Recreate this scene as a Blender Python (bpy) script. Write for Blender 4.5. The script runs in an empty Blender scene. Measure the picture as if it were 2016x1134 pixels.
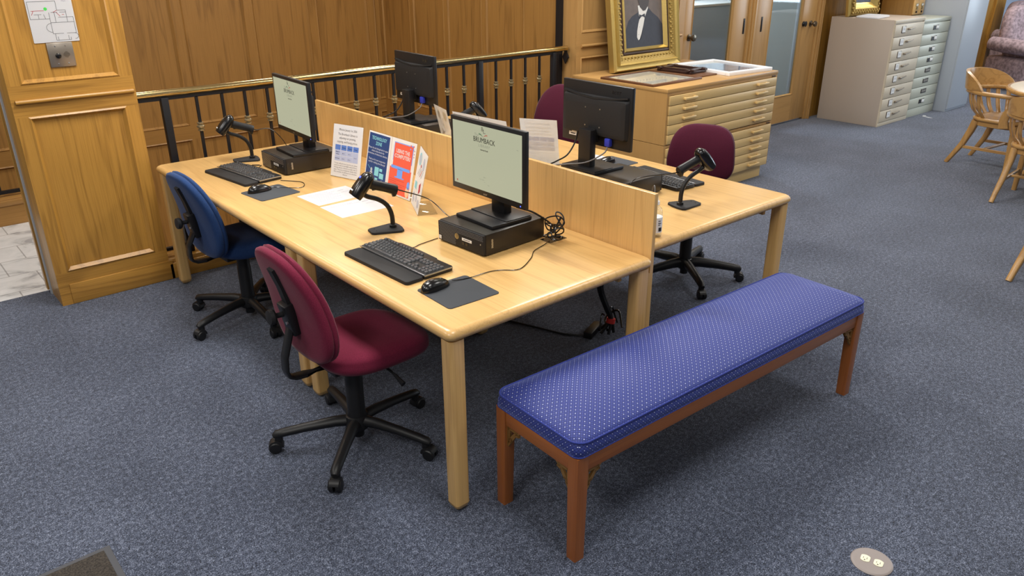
import bpy, bmesh, math, random
from mathutils import Vector, Matrix, Euler
random.seed(7)
PI = math.pi
SC = bpy.context.scene
COL = SC.collection
# ------------------------------------------------------------ camera, light, exposure
cam_d = bpy.data.cameras.new('camera')
cam_d.sensor_width = 36.0
cam_d.lens = 36.0 * 1533.95 / 2016.0
cam_d.clip_start = 0.05
cam = bpy.data.objects.new('camera', cam_d)
cam.location = (-1.3025, -1.8382, 1.8786)
cam.rotation_euler = (1.1597, 0.0050, -0.7096)
COL.objects.link(cam)
SC.camera = cam
SC.view_settings.view_transform = 'Standard'
SC.view_settings.look = 'None'
SC.view_settings.gamma = 1.0
SC.view_settings.use_curve_mapping = False
SC.view_settings.exposure = 0.0
world = bpy.data.worlds.new('world')
SC.world = world
world.use_nodes = True
world.node_tree.nodes['Background'].inputs[0].default_value = (0.93, 0.96, 1.0, 1)
world.node_tree.nodes['Background'].inputs[1].default_value = 0.07

def area(name, loc, sx, sy, power, color=(1, 0.97, 0.92), rot=(0, 0, 0)):
    l = bpy.data.lights.new(name, 'AREA')
    l.shape = 'RECTANGLE'; l.size = sx; l.size_y = sy; l.energy = power; l.color = color
    o = bpy.data.objects.new(name, l); o.location = loc; o.rotation_euler = rot
    COL.objects.link(o)
    return o
CEIL = 3.15
ROWS = ((1.75, (38, 70, 70, 34, 34, 64)), (-0.9, (52, 34, 30, 30, 30, 40)), (-3.5, (30, 14, 9, 9, 9, 9)))
for y, pw in ROWS:                       # fluorescent troffers of the reading room
    for ix, p in enumerate(pw):
        area('ceiling_lamp', (-2.4 + ix * 2.6, y, CEIL - 0.03), 0.60, 1.2, p)
for x in (0.6, 1.8, 3.0):                # small lamps over the stairwell
    area('stairwell_lamp', (x, 4.5, CEIL - 0.03), 0.3, 0.6, 17, (1, 0.93, 0.82))
area('hall_lamp', (-1.6, 4.1, CEIL - 0.03), 0.6, 0.6, 30)
area('office_lamp', (6.0, 4.6, CEIL - 0.03), 0.6, 1.2, 110, (0.9, 0.96, 1.0))
area('window_daylight', (14.5, -2.5, 1.7), 4.0, 1.8, 190, (0.72, 0.86, 1.0), (math.radians(90), 0, math.radians(78)))
SC.cycles.max_bounces = 7
SC.cycles.diffuse_bounces = 3
SC.cycles.glossy_bounces = 3
SC.cycles.transmission_bounces = 6
SC.cycles.transparent_max_bounces = 8
SC.cycles.sample_clamp_indirect = 4.0
SC.cycles.caustics_reflective = False
SC.cycles.caustics_refractive = False

# ------------------------------------------------------------ materials
def srgb(r, g, b):
    f = lambda c: (c / 255 / 12.92) if c / 255 <= 0.04045 else ((c / 255 + 0.055) / 1.055) ** 2.4
    return (f(r), f(g), f(b), 1)

def nt(name):
    m = bpy.data.materials.new(name); m.use_nodes = True
    return m, m.node_tree, m.node_tree.nodes['Principled BSDF']

def N(t, typ, **kw):
    n = t.nodes.new(typ)
    for k, v in kw.items():
        if k == 'inp':
            for a, b in v.items(): n.inputs[a].default_value = b
        else: setattr(n, k, v)
    return n

def plain(name, col, rough=0.5, metal=0.0, spec=0.5, coat=0.0, emit=None, es=1.0, speck=0.0, bump=0.0, bscale=300):
    m, t, p = nt(name)
    p.inputs['Base Color'].default_value = col
    p.inputs['Roughness'].default_value = rough
    p.inputs['Metallic'].default_value = metal
    p.inputs['Specular IOR Level'].default_value = spec
    p.inputs['Coat Weight'].default_value = coat
    if emit:
        p.inputs['Emission Color'].default_value = emit
        p.inputs['Emission Strength'].default_value = es
    tc = N(t, 'ShaderNodeTexCoord')
    nz = N(t, 'ShaderNodeTexNoise', inp={'Scale': bscale, 'Detail': 2.0})
    t.links.new(tc.outputs['Object'], nz.inputs['Vector'])
    if speck:
        mx = N(t, 'ShaderNodeMix', data_type='RGBA', blend_type='MULTIPLY', inp={'Factor': speck})
        rp = N(t, 'ShaderNodeValToRGB')
        rp.color_ramp.elements[0].position = 0.35; rp.color_ramp.elements[0].color = (0.35, 0.35, 0.35, 1)
        rp.color_ramp.elements[1].position = 0.65; rp.color_ramp.elements[1].color = (1.3, 1.3, 1.3, 1)
        t.links.new(nz.outputs['Fac'], rp.inputs['Fac'])
        mx.inputs[6].default_value = col
        t.links.new(rp.outputs['Color'], mx.inputs[7])
        t.links.new(mx.outputs[2], p.inputs['Base Color'])
    if bump:
        b = N(t, 'ShaderNodeBump', inp={'Strength': bump, 'Distance': 0.002})
        t.links.new(nz.outputs['Fac'], b.inputs['Height'])
        t.links.new(b.outputs['Normal'], p.inputs['Normal'])
    return m

def wood(name, light, dark, axis='Z', rough=0.35, ring=5.0, pore=0.5, coat=0.15, scale=1.0, rc=0.25, var=0.14):
    """oak: wavy cathedral rings stretched along the grain plus fine dark pores"""
    m, t, p = nt(name)
    p.inputs['Roughness'].default_value = rough
    p.inputs['Coat Weight'].default_value = coat
    p.inputs['Coat Roughness'].default_value = 0.25
    tc = N(t, 'ShaderNodeTexCoord')
    oi = N(t, 'ShaderNodeObjectInfo')
    ad = N(t, 'ShaderNodeVectorMath', operation='ADD')
    sc3 = N(t, 'ShaderNodeVectorMath', operation='SCALE', inp={'Scale': 3.0})
    cb = N(t, 'ShaderNodeCombineXYZ')
    for k in range(3): t.links.new(oi.outputs['Random'], cb.inputs[k])
    t.links.new(cb.outputs[0], sc3.inputs[0])
    t.links.new(tc.outputs['Object'], ad.inputs[0]); t.links.new(sc3.outputs[0], ad.inputs[1])
    def mapped(a, c):
        v = {'X': (a, c, c), 'Y': (c, a, c), 'Z': (c, c, a)}[axis]
        mp = N(t, 'ShaderNodeMapping'); mp.inputs['Scale'].default_value = tuple(q * scale for q in v)
        t.links.new(ad.outputs[0], mp.inputs['Vector'])
        return mp
    n1 = N(t, 'ShaderNodeTexNoise', inp={'Scale': 1.0, 'Detail': 2.0, 'Roughness': 0.5, 'Distortion': 0.3})
    t.links.new(mapped(0.8, 10.0).outputs[0], n1.inputs['Vector'])
    mul = N(t, 'ShaderNodeMath', operation='MULTIPLY', inp={1: ring * 6.28})
    t.links.new(n1.outputs['Fac'], mul.inputs[0])
    sn = N(t, 'ShaderNodeMath', operation='SINE'); t.links.new(mul.outputs[0], sn.inputs[0])
    mr = N(t, 'ShaderNodeMapRange', inp={1: -1.0, 2: 1.0, 3: 0.0, 4: 1.0}); t.links.new(sn.outputs[0], mr.inputs[0])
    pw = N(t, 'ShaderNodeMath', operation='POWER', inp={1: 4.0}); t.links.new(mr.outputs[0], pw.inputs[0])
    n2 = N(t, 'ShaderNodeTexNoise', inp={'Scale': 1.0, 'Detail': 3.0, 'Roughness': 0.6})
    t.links.new(mapped(3.5, 240.0).outputs[0], n2.inputs['Vector'])
    r2 = N(t, 'ShaderNodeMapRange', inp={1: 0.42, 2: 0.66, 3: 0.0, 4: 1.0}); t.links.new(n2.outputs['Fac'], r2.inputs[0])
    n3 = N(t, 'ShaderNodeTexNoise', inp={'Scale': 1.0, 'Detail': 2.0})
    t.links.new(mapped(0.6, 2.5).outputs[0], n3.inputs['Vector'])
    a1 = N(t, 'ShaderNodeMath', operation='MULTIPLY', inp={1: rc}); t.links.new(pw.outputs[0], a1.inputs[0])
    a2 = N(t, 'ShaderNodeMath', operation='MULTIPLY_ADD', inp={1: pore * 0.55}); t.links.new(r2.outputs[0], a2.inputs[0]); t.links.new(a1.outputs[0], a2.inputs[2])
    a3 = N(t, 'ShaderNodeMath', operation='MULTIPLY_ADD', inp={1: var}); t.links.new(n3.outputs['Fac'], a3.inputs[0]); t.links.new(a2.outputs[0], a3.inputs[2])
    rp = N(t, 'ShaderNodeValToRGB')
    e = rp.color_ramp.elements
    e[0].position = 0.10; e[0].color = light
    e[1].position = 0.80; e[1].color = dark
    t.links.new(a3.outputs[0], rp.inputs['Fac'])
    t.links.new(rp.outputs['Color'], p.inputs['Base Color'])
    b = N(t, 'ShaderNodeBump', inp={'Strength': 0.08, 'Distance': 0.001}); b.invert = True
    t.links.new(a2.outputs[0], b.inputs['Height']); t.links.new(b.outputs['Normal'], p.inputs['Normal'])
    return m

def carpet_mat():
    m, t, p = nt('blue_grey_carpet')
    p.inputs['Roughness'].default_value = 0.95; p.inputs['Specular IOR Level'].default_value = 0.1
    p.inputs['Sheen Weight'].default_value = 0.25
    tc = N(t, 'ShaderNodeTexCoord')
    n1 = N(t, 'ShaderNodeTexNoise', inp={'Scale': 230.0, 'Detail': 3.0, 'Roughness': 0.72, 'Distortion': 0.8})
    n2 = N(t, 'ShaderNodeTexNoise', inp={'Scale': 2.2, 'Detail': 3.0})
    n3 = N(t, 'ShaderNodeTexNoise', inp={'Scale': 55.0, 'Detail': 1.0})
    for n in (n1, n2, n3): t.links.new(tc.outputs['Object'], n.inputs['Vector'])
    s = N(t, 'ShaderNodeMath', operation='MULTIPLY_ADD', inp={1: 0.22}); t.links.new(n3.outputs['Fac'], s.inputs[0]); t.links.new(n1.outputs['Fac'], s.inputs[2])
    s2 = N(t, 'ShaderNodeMath', operation='MULTIPLY_ADD', inp={1: 0.09}); t.links.new(n2.outputs['Fac'], s2.inputs[0]); t.links.new(s.outputs[0], s2.inputs[2])
    rp = N(t, 'ShaderNodeValToRGB')
    e = rp.color_ramp.elements
    e[0].position = 0.53; e[0].color = srgb(15, 19, 30)
    e[1].position = 0.82; e[1].color = srgb(142, 150, 170)
    q = e.new(0.62); q.color = srgb(50, 58, 76)
    q = e.new(0.70); q.color = srgb(77, 85, 105)
    t.links.new(s2.outputs[0], rp.inputs['Fac']); t.links.new(rp.outputs['Color'], p.inputs['Base Color'])
    b = N(t, 'ShaderNodeBump', inp={'Strength': 0.6, 'Distance': 0.004})
    t.links.new(n1.outputs['Fac'], b.inputs['Height']); t.links.new(b.outputs['Normal'], p.inputs['Normal'])
    return m

def marble_mat():
    m, t, p = nt('white_marble')
    p.inputs['Roughness'].default_value = 0.18
    tc = N(t, 'ShaderNodeTexCoord')
    n1 = N(t, 'ShaderNodeTexNoise', inp={'Scale': 2.6, 'Detail': 6.0, 'Roughness': 0.6, 'Distortion': 1.6})
    t.links.new(tc.outputs['Object'], n1.inputs['Vector'])
    rp = N(t, 'ShaderNodeValToRGB'); e = rp.color_ramp.elements
    e[0].position = 0.36; e[0].color = srgb(168, 170, 174)
    e[1].position = 0.60; e[1].color = srgb(226, 227, 229)
    q = e.new(0.46); q.color = srgb(214, 216, 218)
    t.links.new(n1.outputs['Fac'], rp.inputs['Fac'])
    br = N(t, 'ShaderNodeTexBrick', offset=0.5, inp={'Scale': 1.0, 'Mortar Size': 0.004, 'Brick Width': 0.305, 'Row Height': 0.305,
           'Color1': (1, 1, 1, 1), 'Color2': (0.93, 0.93, 0.93, 1), 'Mortar': (0.55, 0.55, 0.55, 1)})
    t.links.new(tc.outputs['Object'], br.inputs['Vector'])
    mx = N(t, 'ShaderNodeMix', data_type='RGBA', blend_type='MULTIPLY', inp={'Factor': 1.0})
    t.links.new(rp.outputs['Color'], mx.inputs[6]); t.links.new(br.outputs['Color'], mx.inputs[7])
    t.links.new(mx.outputs[2], p.inputs['Base Color'])
    return m

def fabric(name, col, rough=0.9, sheen=0.12):
    m, t, p = nt(name)
    p.inputs['Roughness'].default_value = rough; p.inputs['Specular IOR Level'].default_value = 0.15
    p.inputs['Sheen Weight'].default_value = sheen; p.inputs['Sheen Roughness'].default_value = 0.4
    tc = N(t, 'ShaderNodeTexCoord')
    n1 = N(t, 'ShaderNodeTexNoise', inp={'Scale': 420.0, 'Detail': 2.0})
    t.links.new(tc.outputs['Object'], n1.inputs['Vector'])
    rp = N(t, 'ShaderNodeValToRGB'); e = rp.color_ramp.elements
    e[0].position = 0.3; e[0].color = tuple(c * 0.75 for c in col[:3]) + (1,)
    e[1].position = 0.7; e[1].color = tuple(min(1, c * 1.2) for c in col[:3]) + (1,)
    t.links.new(n1.outputs['Fac'], rp.inputs['Fac']); t.links.new(rp.outputs['Color'], p.inputs['Base Color'])
    b = N(t, 'ShaderNodeBump', inp={'Strength': 0.15, 'Distance': 0.001})
    t.links.new(n1.outputs['Fac'], b.inputs['Height']); t.links.new(b.outputs['Normal'], p.inputs['Normal'])
    return m

def bench_fabric():
    """blue jacquard: diamonds on point with a white dot at each corner (uv in metres)"""
    m, t, p = nt('blue_dotted_jacquard')
    p.inputs['Roughness'].default_value = 0.55; p.inputs['Specular IOR Level'].default_value = 0.4
    p.inputs['Sheen Weight'].default_value = 0.7; p.inputs['Sheen Roughness'].default_value = 0.35; p.inputs['Sheen Tint'].default_value = srgb(150, 166, 236)
    uv = N(t, 'ShaderNodeUVMap')
    mp = N(t, 'ShaderNodeMapping'); mp.inputs['Rotation'].default_value = (0, 0, PI / 4)
    mp.inputs['Scale'].default_value = (64, 64, 64)
    t.links.new(uv.outputs[0], mp.inputs['Vector'])
    sp = N(t, 'ShaderNodeSeparateXYZ'); t.links.new(mp.outputs[0], sp.inputs[0])
    def tri(out):       # distance to the nearest whole number, 0..0.5
        a = N(t, 'ShaderNodeMath', operation='PINGPONG', inp={1: 0.5}); t.links.new(out, a.inputs[0]); return a
    dx, dy = tri(sp.outputs[0]), tri(sp.outputs[1])
    def sq(a, b):
        m1 = N(t, 'ShaderNodeMath', operation='MULTIPLY'); t.links.new(a.outputs[0], m1.inputs[0]); t.links.new(a.outputs[0], m1.inputs[1])
        m2 = N(t, 'ShaderNodeMath', operation='MULTIPLY_ADD'); t.links.new(b.outputs[0], m2.inputs[0]); t.links.new(b.outputs[0], m2.inputs[1]); t.links.new(m1.outputs[0], m2.inputs[2])
        return m2
    d2 = sq(dx, dy)
    dot = N(t, 'ShaderNodeMath', operation='LESS_THAN', inp={1: 0.0075}); t.links.new(d2.outputs[0], dot.inputs[0])
    mp2 = N(t, 'ShaderNodeMapping'); mp2.inputs['Rotation'].default_value = (0, 0, PI / 4); mp2.inputs['Scale'].default_value = (128, 128, 128)
    t.links.new(uv.outputs[0], mp2.inputs['Vector'])
    sp2 = N(t, 'ShaderNodeSeparateXYZ'); t.links.new(mp2.outputs[0], sp2.inputs[0])
    dx, dy = tri(sp2.outputs[0]), tri(sp2.outputs[1])
    # chevron: a dark edge along two sides of each diamond
    mx_ = N(t, 'ShaderNodeMath', operation='MAXIMUM'); t.links.new(dx.outputs[0], mx_.inputs[0]); t.links.new(dy.outputs[0], mx_.inputs[1])
    ed = N(t, 'ShaderNodeMapRange', inp={1: 0.33, 2: 0.44, 3: 0.0, 4: 1.0}); t.links.new(mx_.outputs[0], ed.inputs[0])
    c1 = N(t, 'ShaderNodeMix', data_type='RGBA', inp={'Factor': 0.0})
    c1.inputs[6].default_value = srgb(54, 67, 146); c1.inputs[7].default_value = srgb(36, 46, 108)
    t.links.new(ed.outputs[0], c1.inputs[0])
    c2 = N(t, 'ShaderNodeMix', data_type='RGBA'); c2.inputs[7].default_value = srgb(225, 232, 248)
    t.links.new(dot.outputs[0], c2.inputs[0]); t.links.new(c1.outputs[2], c2.inputs[6])
    t.links.new(c2.outputs[2], p.inputs['Base Color'])
    b = N(t, 'ShaderNodeBump', inp={'Strength': 0.5, 'Distance': 0.001}); b.invert = True
    t.links.new(ed.outputs[0], b.inputs['Height']); t.links.new(b.outputs['Normal'], p.inputs['Normal'])
    return m

def glass_mat(name, tint=(1, 1, 1, 1), gl=0.08):
    m, t, p = nt(name)
    t.nodes.remove(p)
    out = [n for n in t.nodes if n.type == 'OUTPUT_MATERIAL'][0]
    tr = N(t, 'ShaderNodeBsdfTransparent'); tr.inputs[0].default_value = tint
    g = N(t, 'ShaderNodeBsdfGlossy'); g.inputs['Roughness'].default_value = 0.03
    fr = N(t, 'ShaderNodeLayerWeight', inp={'Blend': 0.5})
    pw = N(t, 'ShaderNodeMath', operation='POWER', inp={1: 4.0}); t.links.new(fr.outputs['Facing'], pw.inputs[0])
    ad = N(t, 'ShaderNodeMath', operation='MULTIPLY_ADD', inp={1: 0.7, 2: gl}); t.links.new(pw.outputs[0], ad.inputs[0])
    mx = N(t, 'ShaderNodeMixShader')
    t.links.new(ad.outputs[0], mx.inputs[0]); t.links.new(tr.outputs[0], mx.inputs[1]); t.links.new(g.outputs[0], mx.inputs[2])
    t.links.new(mx.outputs[0], out.inputs[0])
    return m

M = {}
for ax in 'XYZ':
    M['oak' + ax] = wood('golden_oak_grain_' + ax, srgb(182, 134, 60), srgb(114, 76, 28), ax, 0.36, 4.0, 0.42, rc=0.24)
    M['stair' + ax] = wood('brown_oak_grain_' + ax, srgb(160, 118, 62), srgb(98, 66, 30), ax, 0.42, 3.5, 0.36, rc=0.22)
    M['amber' + ax] = wood('amber_oak_grain_' + ax, srgb(180, 140, 86), srgb(130, 95, 54), ax, 0.38, 3.5, 0.28, rc=0.16)
    M['desk' + ax] = wood('light_oak_grain_' + ax, srgb(216, 175, 112), srgb(160, 112, 60), ax, 0.30, 5.0, 0.34, 0.25, rc=0.15, var=0.10)
    M['map' + ax] = wood('blond_maple_grain_' + ax, srgb(216, 184, 124), srgb(182, 144, 88), ax, 0.4, 2.0, 0.15, 0.1, rc=0.1, var=0.3)
    M['mapd' + ax] = wood('honey_maple_grain_' + ax, srgb(190, 149, 92), srgb(158, 117, 66), ax, 0.36, 2.0, 0.15, 0.15, rc=0.08, var=0.3)
    M['bench' + ax] = wood('cherry_wood_grain_' + ax, srgb(166, 98, 48), srgb(112, 56, 24), ax, 0.35, 3.0, 0.3, 0.2, rc=0.15)
    M['chair' + ax] = wood('banker_oak_grain_' + ax, srgb(190, 147, 88), srgb(124, 84, 42), ax, 0.28, 4.0, 0.3, 0.3, rc=0.22)
M['carpet'] = carpet_mat()
M['marble'] = marble_mat()
M['jacq'] = bench_fabric()
M['piping'] = fabric('blue_piping', srgb(52, 64, 140), 0.7)
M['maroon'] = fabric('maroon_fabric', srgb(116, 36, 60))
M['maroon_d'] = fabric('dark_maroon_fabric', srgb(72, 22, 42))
M['blue'] = fabric('blue_fabric', srgb(40, 64, 108))
M['black'] = plain('black_plastic', srgb(26, 26, 28), 0.42, spec=0.4)
M['blackm'] = plain('matte_black_plastic', srgb(34, 34, 36), 0.6, spec=0.3, bump=0.1, bscale=900)
M['case'] = plain('dark_computer_case', srgb(36, 31, 26), 0.38, spec=0.5)
M['gloss'] = plain('glossy_black', srgb(16, 16, 18), 0.22, spec=0.6)
M['key'] = plain('keycap_grey', srgb(62, 64, 67), 0.32, spec=0.6)
M['pad'] = plain('mouse_pad_rubber', srgb(66, 69, 74), 0.75, spec=0.3, bump=0.15, bscale=1500)
M['silver'] = plain('silver_trim', srgb(176, 178, 180), 0.3, 0.9)
M['steel'] = plain('brushed_steel', srgb(170, 160, 148), 0.34, 0.85)
M['brass'] = plain('polished_brass', srgb(206, 188, 138), 0.2, 1.0)
M['knuckle'] = plain('aged_brass', srgb(180, 168, 136), 0.35, 0.9)
M['iron'] = plain('black_iron', srgb(20, 20, 24), 0.45, spec=0.4)
M['gold'] = plain('gilt', srgb(204, 178, 108), 0.36, 0.85, bump=0.4, bscale=70)
M['gold_d'] = plain('aged_gilt', srgb(168, 140, 76), 0.45, 0.7, bump=0.9, bscale=90)
M['antique'] = plain('antique_brass_fret', srgb(158, 118, 66), 0.4, 0.4)
M['bronze'] = plain('dark_bronze', srgb(112, 102, 88), 0.28, 0.9)
M['paper'] = plain('white_paper', srgb(240, 241, 244), 0.7, spec=0.2)
def translucent(m, f):
    t = m.node_tree; p = t.nodes['Principled BSDF']; out = t.get_output_node('CYCLES')
    tl = N(t, 'ShaderNodeBsdfTranslucent'); tl.inputs[0].default_value = p.inputs['Base Color'].default_value
    mx = N(t, 'ShaderNodeMixShader', inp={0: f})
    t.links.new(p.outputs[0], mx.inputs[1]); t.links.new(tl.outputs[0], mx.inputs[2]); t.links.new(mx.outputs[0], out.inputs[0])
translucent(M['paper'], 0.5)
M['ink'] = plain('grey_ink', srgb(96, 96, 104), 0.8)
M['inkl'] = plain('pale_ink', srgb(176, 178, 190), 0.8)
M['inkd'] = plain('dark_ink', srgb(34, 34, 38), 0.8)
M['navy'] = plain('navy_print', srgb(34, 62, 116), 0.6)
M['teal'] = plain('pale_teal_print', srgb(132, 198, 206), 0.6)
M['tblue'] = plain('blue_table_print', srgb(116, 154, 226), 0.6)
M['tblue2'] = plain('pale_blue_table_print', srgb(206, 214, 240), 0.6)
translucent(M['tblue'], 0.5); translucent(M['tblue2'], 0.5)
M['coral'] = plain('coral_print', srgb(228, 92, 66), 0.6)
M['sky'] = plain('sky_blue_print', srgb(112, 156, 232), 0.6)
M['skin'] = plain('peach_print', srgb(242, 190, 150), 0.6)
M['red'] = plain('red_print', srgb(176, 48, 56), 0.6)
M['green'] = plain('green_print', srgb(70, 200, 80), 0.6)
M['white'] = plain('white_print', srgb(245, 245, 245), 0.6); translucent(M['white'], 0.5)
M['label'] = plain('white_label', srgb(232, 232, 230), 0.6)
M['acrylic'] = glass_mat('clear_acrylic', (0.97, 0.98, 0.98, 1), 0.03)
M['frame_glass'] = glass_mat('picture_glass', (0.98, 0.98, 0.98, 1), 0.02)
M['pane'] = glass_mat('door_glass', (0.90, 0.94, 0.95, 1), 0.06)
M['bottle'] = glass_mat('clear_bottle', (0.9, 0.93, 0.95, 1), 0.06)
M['screen'] = plain('lit_screen', srgb(20, 20, 20), 0.35, spec=0.3, emit=srgb(196, 198, 168), es=0.78)
M['lcd_ink'] = plain('screen_ink', srgb(12, 12, 12), 0.6, emit=srgb(60, 58, 52), es=0.6)
M['lcd_pale'] = plain('screen_pale_ink', srgb(12, 12, 12), 0.6, emit=srgb(140, 142, 124), es=0.8)
M['lcd_green'] = plain('screen_green', srgb(10, 10, 10), 0.6, emit=srgb(70, 120, 84), es=0.8)
M['lcd_red'] = plain('screen_red', srgb(10, 10, 10), 0.6, emit=srgb(190, 110, 90), es=0.8)
M['led'] = plain('blue_led', srgb(20, 30, 120), 0.4, emit=srgb(70, 90, 255), es=3.0)
M['vga'] = plain('blue_connector', srgb(42, 54, 170), 0.5)
M['grey_cord'] = plain('grey_cord', srgb(110, 110, 112), 0.5)
M['beige'] = plain('taupe_painted_steel', srgb(186, 172, 158), 0.42, spec=0.45)
M['cream'] = plain('cream_painted_steel', srgb(206, 194, 172), 0.42, spec=0.45)
M['sage'] = plain('pale_sage_painted_steel', srgb(188, 191, 176), 0.38, spec=0.5)
M['grey'] = plain('light_grey_painted_steel', srgb(176, 184, 194), 0.35, spec=0.5)
M['bluewall'] = plain('pale_blue_paint', srgb(182, 197, 222), 0.8)
M['offwall'] = plain('grey_blue_paint', srgb(150, 158, 160), 0.8)
M['ceiling'] = plain('white_ceiling_tile', srgb(225, 224, 218), 0.9, bump=0.3, bscale=60)
M['mat'] = plain('charcoal_loop_mat', srgb(62, 56, 50), 0.95, speck=1.0, bump=1.0, bscale=190)
M['rubber'] = plain('grey_rubber_edge', srgb(72, 74, 80), 0.7)
M['outlet'] = plain('ivory_outlet', srgb(240, 236, 208), 0.4)
M['plate'] = plain('taupe_outlet_plate', srgb(146, 136, 132), 0.4)
M['redtie'] = plain('red_tie', srgb(205, 50, 46), 0.6)
M['brownframe'] = plain('brown_frame_wood', srgb(104, 68, 44), 0.4)
M['darkframe'] = plain('dark_carved_wood', srgb(54, 32, 26), 0.35)
M['canvas'] = plain('portrait_background', srgb(98, 86, 80), 0.55, speck=0.25, bscale=14)
M['suit'] = plain('portrait_dark_suit', srgb(44, 46, 56), 0.55, speck=0.2, bscale=30)
M['flesh'] = plain('portrait_face', srgb(196, 156, 140), 0.55)
M['beard'] = plain('portrait_beard', srgb(62, 56, 56), 0.55)
M['linen'] = plain('portrait_shirt', srgb(206, 204, 200), 0.55)
M['darkpaint'] = plain('dark_blue_painting', srgb(52, 58, 78), 0.5, speck=0.8, bscale=30)
M['picture'] = plain('pale_print_sheet', srgb(228, 226, 214), 0.5, speck=0.1, bscale=10)
M['bluepic'] = plain('blue_grey_photo', srgb(168, 180, 200), 0.4, speck=0.4, bscale=22)
M['wing'] = plain('pink_grey_tapestry', srgb(166, 148, 156), 0.9, speck=0.6, bscale=26, bump=0.4)
M['tabletop'] = plain('cream_laminate', srgb(205, 192, 170), 0.35)
M['whiteframe'] = plain('white_frame', srgb(238, 238, 240), 0.4)

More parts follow.
